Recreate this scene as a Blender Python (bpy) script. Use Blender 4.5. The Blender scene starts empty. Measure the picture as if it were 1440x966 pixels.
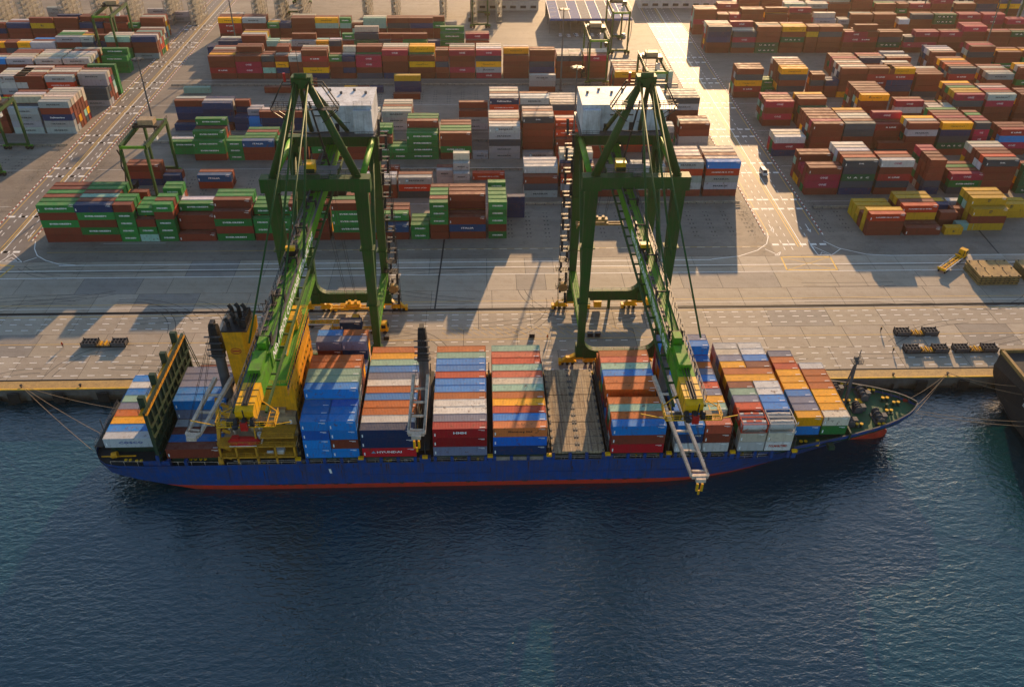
import bpy, math, random
from mathutils import Vector, Matrix
from math import radians as rad, sin, cos, pi
random.seed(7)
scn = bpy.context.scene
col = scn.collection
D = bpy.data

# ------------------------------------------------------------------ camera
cam = D.cameras.new('camera'); camo = D.objects.new('camera', cam); col.objects.link(camo)
cam.sensor_width = 36.0; cam.lens = 30.0; cam.clip_start = 1.0; cam.clip_end = 9000.0
R = ((0.9994188, -0.0328973, 0.0089298), (0.0122658, 0.5914801, 0.8062263), (-0.0318045, -0.8056482, 0.5915398))                       # rows: world axes seen from the camera
camo.matrix_world = Matrix(((R[0][0], R[1][0], R[2][0], 0.0), (R[0][1], R[1][1], R[2][1], 0.0),
                            (R[0][2], R[1][2], R[2][2], 139.7), (0, 0, 0, 1)))
scn.camera = camo
# ------------------------------------------------------------------ sky and sun
SUN_EL, SUN_AZ = 13.5, 13.0      # elevation, degrees east of +Y (inland)
W = D.worlds.new('World'); scn.world = W; W.use_nodes = True
nt = W.node_tree; nt.nodes.clear()
sky = nt.nodes.new('ShaderNodeTexSky'); sky.sky_type = 'NISHITA'; sky.sun_disc = False
sky.sun_elevation = rad(SUN_EL); sky.sun_rotation = rad(SUN_AZ)
sky.air_density = 1.0; sky.dust_density = .7; sky.ozone_density = 1.6
bg = nt.nodes.new('ShaderNodeBackground'); bg.inputs[1].default_value = 0.11
wo = nt.nodes.new('ShaderNodeOutputWorld')
nt.links.new(sky.outputs[0], bg.inputs[0]); nt.links.new(bg.outputs[0], wo.inputs[0])
sun = D.lights.new('sun', 'SUN'); sun.energy = 4.9; sun.angle = rad(0.6); sun.color = (1.0, 0.64, 0.33)
suno = D.objects.new('sun', sun); col.objects.link(suno)
sd = Vector((sin(rad(SUN_AZ))*cos(rad(SUN_EL)), cos(rad(SUN_AZ))*cos(rad(SUN_EL)), sin(rad(SUN_EL))))
suno.rotation_euler = sd.to_track_quat('Z', 'Y').to_euler(); suno.location = (0, 400, 300)
scn.view_settings.view_transform = 'Standard'; scn.view_settings.look = 'None'
scn.view_settings.exposure = 0.95; scn.view_settings.gamma = 1.0
scn.render.engine = 'CYCLES'
try:
    scn.cycles.use_adaptive_sampling = True; scn.cycles.max_bounces = 6; scn.cycles.volume_bounces = 1
    scn.cycles.diffuse_bounces = 3; scn.cycles.glossy_bounces = 3; scn.cycles.use_denoising = True; scn.cycles.adaptive_threshold = .008; scn.cycles.sample_clamp_indirect = 2.5; scn.cycles.sample_clamp_direct = 6; scn.cycles.caustics_reflective = False; scn.cycles.caustics_refractive = False
except Exception: pass

# ------------------------------------------------------------------ helpers
class MB:
    def __init__(s): s.v = []; s.f = []; s.m = []; s.c = []
    def quad(s, a, b, c, d, m=0): 
        n = len(s.v); s.v += [a, b, c, d]; s.f.append((n, n+1, n+2, n+3)); s.m.append(m)
    def poly(s, pts, m=0):
        n = len(s.v); s.v += list(pts); s.f.append(tuple(range(n, n+len(pts)))); s.m.append(m)
    def hexa(s, p, m=0):          # p: 8 corners, bottom 4 ccw then top 4 ccw
        n = len(s.v); s.v += [tuple(q) for q in p]
        for f in ((3,2,1,0),(4,5,6,7),(0,1,5,4),(1,2,6,5),(2,3,7,6),(3,0,4,7)):
            s.f.append(tuple(n+i for i in f)); s.m.append(m)
    def box(s, x0, y0, z0, x1, y1, z1, m=0):
        s.hexa([(x0,y0,z0),(x1,y0,z0),(x1,y1,z0),(x0,y1,z0),(x0,y0,z1),(x1,y0,z1),(x1,y1,z1),(x0,y1,z1)], m)
    def beam(s, p, q, w0, h0, w1=None, h1=None, m=0, up=(0,0,1)):
        w1 = w0 if w1 is None else w1; h1 = h0 if h1 is None else h1
        p = Vector(p); q = Vector(q); d = (q-p).normalized(); u = Vector(up)
        if abs(d.dot(u)) > .98: u = Vector((0, 1, 0))
        a = d.cross(u).normalized(); b = a.cross(d).normalized(); P = []
        for o, w, h in ((p, w0, h0), (q, w1, h1)):
            P += [o-a*w/2-b*h/2, o+a*w/2-b*h/2, o+a*w/2+b*h/2, o-a*w/2+b*h/2]
        s.hexa(P, m)
    def tube(s, p, q, r, n=8, r2=None, m=0, cap=True):
        r2 = r if r2 is None else r2
        p = Vector(p); q = Vector(q); d = (q-p).normalized(); u = Vector((0,0,1))
        if abs(d.z) > .98: u = Vector((0,1,0))
        a = d.cross(u).normalized(); b = a.cross(d); k = len(s.v)
        for o, rr in ((p, r), (q, r2)):
            for i in range(n):
                t = 2*pi*i/n; s.v.append(tuple(o+a*cos(t)*rr+b*sin(t)*rr))
        for i in range(n):
            j = (i+1) % n; s.f.append((k+i, k+j, k+n+j, k+n+i)); s.m.append(m)
        if cap:
            s.f.append(tuple(k+i for i in range(n-1, -1, -1))); s.m.append(m)
            s.f.append(tuple(k+n+i for i in range(n))); s.m.append(m)
    def path(s, pts, r, n=6, m=0):
        for a, b in zip(pts, pts[1:]): s.tube(a, b, r, n, m=m)
    def strip(s, pts, w, z, m=0):   # flat painted line through xy points
        for (a, b) in zip(pts, pts[1:]):
            dx, dy = b[0]-a[0], b[1]-a[1]; L = math.hypot(dx, dy) or 1; nx, ny = -dy/L*w/2, dx/L*w/2
            s.quad((a[0]-nx, a[1]-ny, z), (b[0]-nx, b[1]-ny, z), (b[0]+nx, b[1]+ny, z), (a[0]+nx, a[1]+ny, z), m)
    def rail(s, pts, h=1.1, r=.035, step=2.0, m=0):   # guard rail: posts and two bars
        for a, b in zip(pts, pts[1:]):
            a = Vector(a); b = Vector(b); L = (b-a).length; n = max(1, int(L/step))
            for zz in (h, h*.55): s.beam(a+Vector((0,0,zz)), b+Vector((0,0,zz)), r*2, r*2, m=m)
            for i in range(n+1):
                p = a.lerp(b, i/n); s.beam(p, p+Vector((0,0,h)), r*2, r*2, m=m)
    def mesh(s, name):
        me = D.meshes.new(name); me.from_pydata([tuple(v) for v in s.v], [], s.f)
        if any(s.m): me.polygons.foreach_set('material_index', s.m)
        me.update(); return me
    def build(s, name, mats, parent=None, smooth=False):
        me = s.mesh(name)
        for m in (mats if isinstance(mats, (list, tuple)) else [mats]): me.materials.append(m)
        if smooth: me.polygons.foreach_set('use_smooth', [True]*len(me.polygons))
        return link(name, me, parent)
def link(name, data, parent=None, loc=None, rz=0):
    o = D.objects.new(name, data); col.objects.link(o)
    if parent: o.parent = parent
    if loc: o.location = loc
    if rz: o.rotation_euler = (0, 0, rz)
    return o
def tag(o, label=None, cat=None, group=None, kind=None):
    if label: o['label'] = label
    if cat: o['category'] = cat
    if group: o['group'] = group
    if kind: o['kind'] = kind
    return o
def thing(name, label, cat, loc=(0,0,0), rz=0, group=None):
    return tag(link(name, None, None, loc, rz), label, cat, group)
def struct(o, label=None): return tag(o, label, kind='structure')
def copy_tree(o, parent=None):
    c = o.copy(); col.objects.link(c); c.parent = parent
    for ch in o.children: copy_tree(ch, c)
    return c

# ------------------------------------------------------------------ materials
def N(nt, t, **kw):
    n = nt.nodes.new(t)
    for k, v in kw.items(): setattr(n, k, v)
    return n
def mix(nt, fac, a, b, mode='MIX'):
    n = N(nt, 'ShaderNodeMix', data_type='RGBA', blend_type=mode)
    for s, v in ((n.inputs[0], fac), (n.inputs[6], a), (n.inputs[7], b)):
        if hasattr(v, 'links'): nt.links.new(v, s)
        else: s.default_value = v if isinstance(v, (int, float)) else (*v, 1)
    return n.outputs[2]
def ramp(nt, src, stops):
    r = N(nt, 'ShaderNodeValToRGB'); e = r.color_ramp.elements
    while len(e) < len(stops): e.new(.5)
    for i, (p, c) in enumerate(stops):
        e[i].position = p; e[i].color = (c, c, c, 1) if isinstance(c, (int, float)) else (*c, 1)
    nt.links.new(src, r.inputs[0]); return r.outputs[0]
def noise(nt, scale, detail=4, rough=.6, coord='Object', stretch=None, dim=None):
    tc = N(nt, 'ShaderNodeTexCoord'); n = N(nt, 'ShaderNodeTexNoise')
    n.inputs['Scale'].default_value = scale; n.inputs['Detail'].default_value = detail; n.inputs['Roughness'].default_value = rough
    src = tc.outputs[coord]
    if stretch:
        mp = N(nt, 'ShaderNodeMapping'); mp.inputs['Scale'].default_value = stretch
        nt.links.new(src, mp.inputs[0]); src = mp.outputs[0]
    nt.links.new(src, n.inputs['Vector']); return n.outputs['Fac']
def mat(name):
    m = D.materials.new(name); m.use_nodes = True; nt = m.node_tree; nt.nodes.clear()
    o = N(nt, 'ShaderNodeOutputMaterial'); b = N(nt, 'ShaderNodeBsdfPrincipled'); nt.links.new(b.outputs[0], o.inputs[0])
    return m, nt, b
def paint(name, c, rough=.55, metal=0.0, dirt=.35, rust=.25, scale=.6, dark=(.05,.04,.03), spec=.2, st=None):
    """painted steel with grime, streaks running down and patches of rust"""
    m, nt, b = mat(name)
    g = ramp(nt, noise(nt, scale, 6, .65, stretch=st), [(.38, 0), (.72, 1)])
    sk = ramp(nt, noise(nt, 1.0, 5, .65, stretch=(2.2, 2.2, .12)), [(.48, 0), (.66, 1)])
    a = mix(nt, dirt, c, mix(nt, g, c, dark)); a2 = mix(nt, dirt*.6, a, mix(nt, sk, a, (.11,.07,.045)))
    rs = ramp(nt, noise(nt, scale*2.3, 7, .7), [(.62, 0), (.70, 1)])
    k = N(nt, 'ShaderNodeMath', operation='MULTIPLY'); nt.links.new(rs, k.inputs[0]); k.inputs[1].default_value = rust
    f = mix(nt, k.outputs[0], a2, (.16, .055, .02))
    nt.links.new(f, b.inputs['Base Color']); b.inputs['Roughness'].default_value = rough; b.inputs['Metallic'].default_value = metal; b.inputs['Specular IOR Level'].default_value = spec
    return m
CC = dict(r=(.205,.042,.023), R=(.54,.050,.016), g=(.020,.20,.045), b=(.008,.036,.11), i=(.008,.075,.19), m=(.36,.37,.36),
          M=(.38,.018,.055), o=(.92,.40,.003), w=(.56,.55,.53), c=(.60,.52,.40), y=(.60,.33,.016), d=(.045,.065,.085),
          t=(.27,.46,.35), B=(.004,.20,.58), u=(.012,.10,.04), k=(.36,.030,.026), W=(.62,.58,.56), S=(.02,.04,.11),
          n=(.16,.18,.27), q=(.50,.115,.014), H=(.48,.012,.022), J=(.34,.012,.018), Q=(.62,.17,.045), C=(.50,.52,.54),
          T=(.60,.57,.52), E=(.004,.12,.50), P=(.68,.64,.60), A=(.66,.63,.58), V=(.55,.10,.05))
CNAME = dict(r='rust red', R='bright red', g='green', b='navy blue', i='dark blue', m='pale grey', M='magenta', o='orange',
             w='white', c='cream', y='yellow', d='dark slate', t='pale green', B='bright blue', u='dark green', k='dull red',
             W='off-white', S='deep navy', n='slate grey', q='burnt orange', T='white tank', H='crimson', J='maroon', Q='light orange',
             C='silver grey', E='royal blue', P='white', A='white', V='brick red')
TXT = dict(g=('EVERGREEN','w',.56,.20), m=('MAERSK','k',.46,.22), M=('ONE','p',.24,.30), i=('ITALIA','w',.34,.22), R=('HAMBURG SÜD','w',.66,.18),
           k=('K LINE','w',.34,.20), u=('U  A  S  C','w',.66,.24), o=('Hapag-Lloyd','d',.46,.18), S=('Safmarine','w',.50,.26),
           y=('MSC','k',.14,.34), W=('ONE','M',.24,.30), b=('CMA CGM','w',.34,.17), H=('HYUNDAI','w',.46,.24), J=('HMM','w',.24,.26),
           C=('COSCO','B',.46,.28), Q=('Hamburg Süd','d',.44,.24), P=('POLMARITIMO','V',.8,.34), A=('Hapag-Lloyd','k',.36,.2), d=('DAL','w',.16,.18))
TC = dict(w=(.95,.95,.93), k=(.03,.045,.06), p=(.78,.60,.64), d=(.05,.02,.015), M=(.36,.02,.07), B=(.02,.06,.30), V=(.5,.05,.03), s=(.14,.38,.50))
def cont_mat(name, c=None):
    """container paint: bulk reads its own colour from the 'paint' attribute, singles vary a little by object"""
    m, nt, b = mat(name)
    if c is None:
        at = N(nt, 'ShaderNodeAttribute', attribute_name='paint'); base = at.outputs['Color']
    else:
        oi = N(nt, 'ShaderNodeObjectInfo'); hs = N(nt, 'ShaderNodeHueSaturation'); hs.inputs['Color'].default_value = (*c, 1)
        mr = N(nt, 'ShaderNodeMapRange'); mr.inputs['To Min'].default_value = .78; mr.inputs['To Max'].default_value = 1.18
        nt.links.new(oi.outputs['Random'], mr.inputs[0]); nt.links.new(mr.outputs[0], hs.inputs['Value']); base = hs.outputs[0]
    geo = N(nt, 'ShaderNodeNewGeometry'); mp = N(nt, 'ShaderNodeMapping'); nt.links.new(geo.outputs['Position'], mp.inputs[0])
    def nz(sc, det, st=(1,1,1)):
        mp = N(nt, 'ShaderNodeMapping'); mp.inputs['Scale'].default_value = st; nt.links.new(geo.outputs['Position'], mp.inputs[0])
        n = N(nt, 'ShaderNodeTexNoise'); n.inputs['Scale'].default_value = sc; n.inputs['Detail'].default_value = det; n.inputs['Roughness'].default_value = .7
        nt.links.new(mp.outputs[0], n.inputs['Vector']); return n.outputs['Fac']
    sep = N(nt, 'ShaderNodeSeparateXYZ'); nt.links.new(geo.outputs['Normal'], sep.inputs[0])
    topf = ramp(nt, sep.outputs['Z'], [(.6, 0), (.9, 1)])          # dust settles on roofs
    dn = ramp(nt, nz(.55, 8), [(.36, 0), (.66, 1)])
    def mul(a, k):
        q = N(nt, 'ShaderNodeMath', operation='MULTIPLY')
        for s, v in ((q.inputs[0], a), (q.inputs[1], k)):
            if hasattr(v, 'links'): nt.links.new(v, s)
            else: s.default_value = v
        return q.outputs[0]
    a = mix(nt, mul(mul(topf, dn), .24), base, (.42, .34, .26))
    st = ramp(nt, nz(1.0, 5, (1.6, 1.6, .25)), [(.50, 0), (.74, 1)])
    a = mix(nt, mul(st, .42), a, mix(nt, .72, a, (.05, .035, .03)))
    rs = ramp(nt, nz(.9, 9), [(.57, 0), (.66, 1)])
    wear = N(nt, 'ShaderNodeTexNoise'); wear.inputs['Scale'].default_value = .13; nt.links.new(geo.outputs['Position'], wear.inputs['Vector'])
    wk = ramp(nt, wear.outputs['Fac'], [(.40, .15), (.62, .95)]) if c is None else mul(oi.outputs['Random'], .95)
    a = mix(nt, mul(rs, wk), a, (.13, .05, .025))
    nt.links.new(a, b.inputs['Base Color'])
    rr = N(nt, 'ShaderNodeMapRange'); rr.inputs['To Min'].default_value = .6; rr.inputs['To Max'].default_value = .85
    nt.links.new(dn, rr.inputs[0]); nt.links.new(rr.outputs[0], b.inputs['Roughness'])
    b.inputs['Specular IOR Level'].default_value = .16
    return m
CM = {k: cont_mat('container_'+CNAME[k].replace(' ', '_').replace('-', '_'), v) for k, v in CC.items()}
BULK = cont_mat('container_paint_mixed')
TM = {k: paint('lettering_'+k, v, .6, dirt=.25, rust=.05) for k, v in TC.items()}
green = paint('crane_green_paint', (.008, .078, .010), .62, dirt=.45, rust=.25, scale=.35)
green_lit = paint('crane_green_sunlit', (.085, .32, .004), .65, dirt=.55, rust=.35, scale=.5)  # lighter copy of the crane green, with sunlight painted into its colour
yellow = paint('yellow_paint', (.90, .46, .003), .45, dirt=.35, rust=.3)
ochre = paint('ship_house_ochre', (.84, .36, .006), .5, dirt=.4, rust=.35, scale=.5)
beige = paint('beige_deck_paint', (.42, .29, .16), .6, dirt=.4, rust=.35)
white = paint('white_paint', (.74, .74, .72), .5, dirt=.3, rust=.15)
housew = paint('machinery_house_white', (.66, .67, .69), .6, dirt=.55, rust=.2, scale=.25)
cream_steel = paint('jib_cream_paint', (.74, .58, .44), .5, dirt=.5, rust=.35, scale=.9)
dark = paint('black_steel', (.018, .018, .02), .5, dirt=.3, rust=.25)
greysteel = paint('grey_steel', (.10, .10, .105), .5, dirt=.4, rust=.35)
glass = paint('dark_glass', (.012, .02, .03), .12, dirt=.1, rust=0)
rubber = paint('black_rubber', (.016, .016, .016), .8, dirt=.3, rust=0)
red = paint('red_paint', (.55, .02, .015), .4, dirt=.2, rust=.1)
hullblue = paint('hull_blue', (.002, .058, .25), .42, dirt=.6, rust=.5, scale=.35)
hullred = paint('antifouling_red', (.52, .035, .014), .6, dirt=.4, rust=.4, scale=.5)
deckgreen = paint('deck_green_paint', (.03, .13, .05), .6, dirt=.5, rust=.45, scale=.5)
darkgreen = paint('dark_green_steel', (.02, .055, .03), .5, dirt=.4, rust=.45, scale=.5)
deckdark = paint('dark_deck', (.035, .04, .04), .7, dirt=.4, rust=.5, scale=.7)
hatchm = paint('hatch_cover_steel', (.46, .36, .23), .7, dirt=.95, rust=.9, scale=.9, dark=(.12,.065,.03), st=(2.5, .12, 1))
pontoon = paint('spreader_beam_ochre', (.40, .25, .08), .6, dirt=.75, rust=.6, scale=.35, dark=(.11,.07,.03))
racksteel = paint('reefer_rack_steel', (.46, .40, .30), .6, dirt=.5, rust=.4)
rope = paint('mooring_rope', (.26, .19, .12), .9, dirt=.2, rust=0)
bark = paint('shrub_leaf', (.06, .075, .025), .9, dirt=.4, rust=.2, scale=2)
# ------------------------------------------------------------------ ground, apron, roads, water
def ground_mat(name, lo, hi, scale=.03, rough=(.72, .92), stain=.5, warm=None):
    m, nt, b = mat(name)
    big = ramp(nt, noise(nt, scale, 5, .6), [(.3, 0), (.7, 1)])
    c = mix(nt, big, lo, hi)
    tr = ramp(nt, noise(nt, .05, 6, .65, stretch=(.25, 6, 1)), [(.45, 0), (.7, 1)])      # wheel tracks along the quay
    c = mix(nt, stain*.45, c, mix(nt, tr, c, tuple(v*.5 for v in lo)))
    sp = ramp(nt, noise(nt, .5, 9, .75), [(.55, 0), (.75, 1)])
    c = mix(nt, stain*.75, c, mix(nt, sp, c, tuple(v*.34 for v in lo)))
    pt = ramp(nt, noise(nt, .16, 7, .7), [(.50, 0), (.62, 1)]); c = mix(nt, stain*.35, c, mix(nt, pt, c, (lo[0]*.62, lo[1]*.52, lo[2]*.42)))
    fine = ramp(nt, noise(nt, 2.5, 8, .8), [(.3, .80), (.7, 1.12)])
    c = mix(nt, 1.0, c, fine, 'MULTIPLY')
    nt.links.new(c, b.inputs['Base Color'])
    rr = N(nt, 'ShaderNodeMapRange'); rr.inputs['To Min'].default_value = rough[0]; rr.inputs['To Max'].default_value = rough[1]
    nt.links.new(sp, rr.inputs[0]); nt.links.new(rr.outputs[0], b.inputs['Roughness'])
    b.inputs['Specular IOR Level'].default_value = .22
    bp = N(nt, 'ShaderNodeBump'); bp.inputs['Strength'].default_value = .25; bp.inputs['Distance'].default_value = .05
    nt.links.new(noise(nt, 3.0, 6, .7), bp.inputs['Height']); nt.links.new(bp.outputs[0], b.inputs['Normal'])
    return m
gm = ground_mat('yard_concrete', (.19, .16, .13), (.32, .268, .21), .025, stain=.8)
rm = ground_mat('road_asphalt', (.17, .145, .125), (.25, .215, .185), .04, (.62, .8), stain=.6)
sm = [ground_mat('apron_slab_%s' % n, lo, hi, .06, stain=.7) for n, lo, hi in (
    ('mid', (.335,.285,.22), (.43,.37,.295)), ('pale', (.385,.33,.26), (.48,.42,.335)), ('dark', (.25,.225,.195), (.34,.305,.26)), ('sandy', (.34,.29,.22), (.44,.375,.285)))]
wm = paint('marking_white', (.92, .90, .84), .6, dirt=.25, rust=0, dark=(.25,.22,.2))
ym = paint('marking_yellow', (.74, .44, .04), .6, dirt=.4, rust=0, dark=(.25,.2,.12))
padm = paint('slot_mark_black', (.035, .033, .032), .8, dirt=.3, rust=0)
rkm = paint('kerb_red', (.40, .05, .03), .7, dirt=.4, rust=0)

g = MB(); g.quad((-4000, 236.5, 0), (4000, 236.5, 0), (4000, 6000, 0), (-4000, 6000, 0))
ground = struct(g.build('ground', gm))
a = MB(); a.quad((-1500, 172.6, -.05), (1500, 172.6, -.05), (1500, 236.5, -.05), (-1500, 236.5, -.05))
a.quad((-1500, 236.5, -.05), (1500, 236.5, -.05), (1500, 236.5, 0), (-1500, 236.5, 0))
apron = struct(a.build('quay_apron', padm))
ys = [176.9, 186.8, 197.0, 206.7]; ys2 = [207.9, 217.5, 227.0, 236.46]
rr = random.Random(3); slabs = {}
for Y in (ys, ys2):
    for y0, y1 in zip(Y, Y[1:]):
        x = -205 + rr.uniform(-8, 0)
        while x < 240:
            w = rr.choice((9, 12, 15, 18))
            if x > -1e9:
                key = (w, round(y1-y0, 2))
                if key not in slabs:
                    s = MB(); s.box(.06, .06, -.045, w-.06, y1-y0-.06, 0); slabs[key] = s.mesh('paving_slab')
                    slabs[key].materials.append(sm[0])
                o = link('paving_slab', slabs[key], apron, (x, y0, -rr.random()*.004))
                o.material_slots[0].link = 'OBJECT'; o.material_slots[0].material = sm[rr.choices((0,1,2,3), (5,2,2,4))[0]]
            x += w
s = MB()
for x0, x1 in ((-1500, -205), (262, 1500)):
    for y0, y1 in ((176.9, 206.7), (207.9, 236.46)): s.box(x0, y0, -.045, x1, y1, -.001)
s.build('outer_paving', sm[0], apron)
s = MB(); s.box(-1500, 172.6, -.05, 1500, 176.3, .02); s.build('quay_edge_band', paint('edge_band_ochre', (.50, .33, .12), .7, dirt=.6, rust=.2, dark=(.2,.14,.08)), apron)
s = MB(); s.box(-1500, 172.6, .02, 1500, 173.1, .28)
for i in range(-60, 60): s.box(i*4.2, 173.1, .02, i*4.2+3.1, 173.25, .10)
s.build('quay_kerb', ym, apron)
s = MB()
for y in (176.5, 207.2, 207.5): s.box(-1500, y-.05, -.04, 1500, y+.05, .03)
s.build('crane_rail', dark, apron)
s = MB()                                        # cable trench cover and drains
s.box(-1500, 229.9, -.04, 1500, 230.3, .004)
for x, y0, y1 in ((-14.5, 207.9, 249), (168, 236.5, 262)): s.strip([(x, y0), (x+1.5, y1)], .5, .012)
s.build('drain_cover', dark, apron)
L = MB()
for y in (234.3, 231.0, 226.8):
    x0 = -133 if y > 234 else -150
    L.strip([(x0, y), (73 if y > 234 else 175, y)], .3, .006)
L.strip([(132, 235.9), (300, 235.6)], .22, .006); L.strip([(-200, 209.8), (220, 209.8)], .14, .006)
for y in (204.6, 202.0, 199.2, 191.2, 186.9, 184.2, 181.6, 178.4):
    x = -190
    while x < 200: L.strip([(x, y), (x+1.9, y)], .24, .006); x += 4.3
arc = [(-146.6,250), (-144.9,245), (-142.2,240.6), (-138.4,237.6), (-133.4,235.2), (-128, 234.5)]
L.strip(arc, .28, .008)
L.strip([(96.2,254),(95.4,248.9),(93.6,244.2),(89.4,240.0),(82.5,236.4),(73.1,234.6)], .28, .008)
L.strip([(113.1,245.7),(116.6,240.9),(124.3,236.8),(132,235.9)], .28, .008)
L.strip([(107.9,243.0),(108.4,236.7),(112.9,236.6),(107.9,243.0)], .25, .008); L.strip([(112.9,236.6),(117.1,240.5)], .25, .008)
L.strip([(109.2,236.7),(110.1,238.4),(111.6,236.7)], .2, .008)
L.strip([(91.9,241.0),(95.6,236.6),(94.2,236.6),(96.8,239.0),(95.6,236.6)], .25, .008)
L.strip([(-150.5,242.0),(-152.4,236.7),(-145.4,236.7),(-150.5,242.0)], .25, .008); L.strip([(-149.8,239.5),(-150.9,237.5),(-147.2,237.5),(-149.8,239.5)], .2, .008)
L.strip([(-145,236.8),(-141.9,239.4)], .25, .008)
L.strip([(-124,248.0),(-104,248.0)], .15, .008); 
for x in range(-60, 95, 5): L.strip([(x, 242.3),(x+2.6, 242.3)], .13, .006)
L.build('white_line', wm, apron)
Yl = MB()
for y in (211.6, 205.6, 192.4): Yl.strip([(-200, y), (220, y)], .18, .006)
for i in range(26):
    x = -12+i*2.2
    for y in (194.2, 196.6): Yl.strip([(x, y+1.6), (x+1.7, y)], .14, .006)
Yl.strip([(95.9,235.6),(111.9,235.4),(111.5,227.3),(95.5,227.5),(95.9,235.6)], .5, .009); Yl.strip([(95.9,235.6),(111.5,227.3)], .2, .009); Yl.strip([(111.9,235.4),(95.5,227.5)], .2, .009)
Yl.strip([(-157,235.4),(-146.8,234.4),(-148.5,227.2)], .5, .009)
Yl.strip([(-140, 242.5), (93, 242.5)], .16, .005)
Yl.build('yellow_line', ym, apron)

tm_ = paint('tyre_mark_black', (.13, .115, .10), .8, dirt=.5, rust=0)
T_ = MB(); rt = random.Random(9)
for i in range(46):
    x, y = rt.uniform(-170, 190), rt.uniform(178, 234); a_ = rt.choice((0, pi))+rt.gauss(0, .12); k = rt.gauss(0, .012) if rt.random() < .6 else rt.choice((-1, 1))*rt.uniform(.03, .07); tr = []
    for j in range(14): tr.append((x, y, a_)); x += cos(a_)*2.2; y += sin(a_)*2.2; a_ += k*2.2
    for o_ in (-1.0, 1.0):
        pts = [(px-sin(aa)*o_, py+cos(aa)*o_) for px, py, aa in tr if 177.5 < py-0*aa < 235]
        if len(pts) > 2: T_.strip(pts, .22, .003)
T_.build('tyre_mark', tm_, apron)
def road(name, x0, x1, mid, crossings, lanes, label):
    r = MB(); r.quad((x0, 236.5, .004), (x1, 236.5, .004), (x1, 900, .004), (x0, 900, .004)); rd = struct(r.build(name, rm), label)
    r = MB(); 
    for d in (-.45, .45): r.strip([(mid+d, 242), (mid+d, 700)], .3, .011)
    for x in (x0+1.2, x1-1.2): r.strip([(x, 250), (x, 700)], .26, .011)
    r.build('yellow_centre_line', ym, rd)
    r = MB()
    r.strip([(mid+1.0, 242), (mid+1.0, 700)], .28, .011)
    for x in lanes:
        y = 240
        while y < 560: r.strip([(x, y), (x, y+2.0)], .24, .011); y += 4.6
    for x in ((x0+mid)/2-1.4, (mid+x1)/2+1.6):
        for y in (252.5, 316, 377): r.strip([(x, y), (x, y+5)], .3, .012); r.poly([(x-.7, y+1.2, .012), (x, y-1, .012), (x+.7, y+1.2, .012)])
    r.build('lane_line', wm, rd)
    r = MB()
    for y in crossings:
        for cx in (x0+1.6, x0+5, mid-2.2, mid+1.6, x1-5.2, x1-2.0): r.strip([(cx-1.1, y), (cx+1.1, y)], 1.15, .013)
    r.build('crossing_stripe', wm, rd)
    for x, s in ((x0-.15, 1), (x1+.15, -1)):
        k = MB(); y = 250; i = 0
        while y < 560:
            k.box(x-.15, y, -.02, x+.15, y+1.35, .13, i % 2); y += 1.4; i += 1
        k.build('kerb', [wm, rkm], rd)
    return rd
road('road_left', -163.2, -147.8, -155.2, (243.1, 267.2, 299.0, 306.1, 330.0, 337.7, 361.8, 369.4, 392.5, 400.1, 423.3, 429.7, 453.4, 460.6, 484.5, 491.2), (-159.2, -151.5), 'paved road running inland at the left with red and white kerbs')
road('road_right', 94.8, 114.2, 104.0, (243.6, 268.9, 276.0, 298.6, 307.3, 333.6, 341.1, 365.5, 371.6, 397.6, 403.6, 427.8, 435.6, 460.5, 466.2, 489.2, 497.5), (98.6, 108.2, 101.2), 'sunlit road running inland at the right with red and white kerbs')
# painted slot marks where no containers stand
s = MB()
def slots(x0, x1, ys, px=6.25):
    x = x0
    while x < x1:
        for y in ys:
            for dy in (0, 2.44):
                for dx in (-.55, .55): s.box(x+dx-.24, y+dy-.16, 0, x+dx+.24, y+dy+.16, .006)
        x += px
slots(9, 92, [250+i*2.9 for i in range(6)]); slots(118, 150, [252+i*2.9 for i in range(6)], 6.25); slots(-92, -20, [280+i*2.9 for i in range(6)])
slots(-240, -172, [300+i*2.9 for i in range(6)]); slots(-240, -172, [262+i*2.9 for i in range(6)]); slots(-90, 90, [372+i*2.9 for i in range(6)]); slots(-120, -95, [281+i*2.9 for i in range(6)])
s.build('slot_marking', padm, ground)
s = MB()
for y in (274.5, 304.5, 339.5, 371, 403): 
    for x0, x1 in ((-146, 93), (116, 330), (-330, -165)): s.strip([(x0, y), (x1, y)], .15, .006)
s.build('lane_line', wm, ground)

# water
m, nt, b = mat('harbour_water')
b.inputs['Base Color'].default_value = (.0003, .031, .037, 1); b.inputs['Roughness'].default_value = .02; b.inputs['IOR'].default_value = 1.95
def wave(scale, stretch, rot, det, rough=.55):
    tc = N(nt, 'ShaderNodeTexCoord'); mp = N(nt, 'ShaderNodeMapping'); mp.inputs['Rotation'].default_value = (0, 0, rad(rot)); mp.inputs['Scale'].default_value = stretch
    nt.links.new(tc.outputs['Object'], mp.inputs[0]); n = N(nt, 'ShaderNodeTexNoise'); n.inputs['Scale'].default_value = scale; n.inputs['Detail'].default_value = det; n.inputs['Roughness'].default_value = rough
    n.inputs['Distortion'].default_value = .5
    nt.links.new(mp.outputs[0], n.inputs['Vector']); return n.outputs['Fac']
b1 = N(nt, 'ShaderNodeBump'); b1.inputs['Strength'].default_value = 1; b1.inputs['Distance'].default_value = .22; nt.links.new(wave(.30, (.45, 1.25, 1), 14, 3), b1.inputs['Height'])
b2 = N(nt, 'ShaderNodeBump'); b2.inputs['Strength'].default_value = 1; b2.inputs['Distance'].default_value = .37; nt.links.new(wave(.85, (.6, 1.2, 1), -24, 3), b2.inputs['Height']); nt.links.new(b1.outputs[0], b2.inputs['Normal'])
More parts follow.
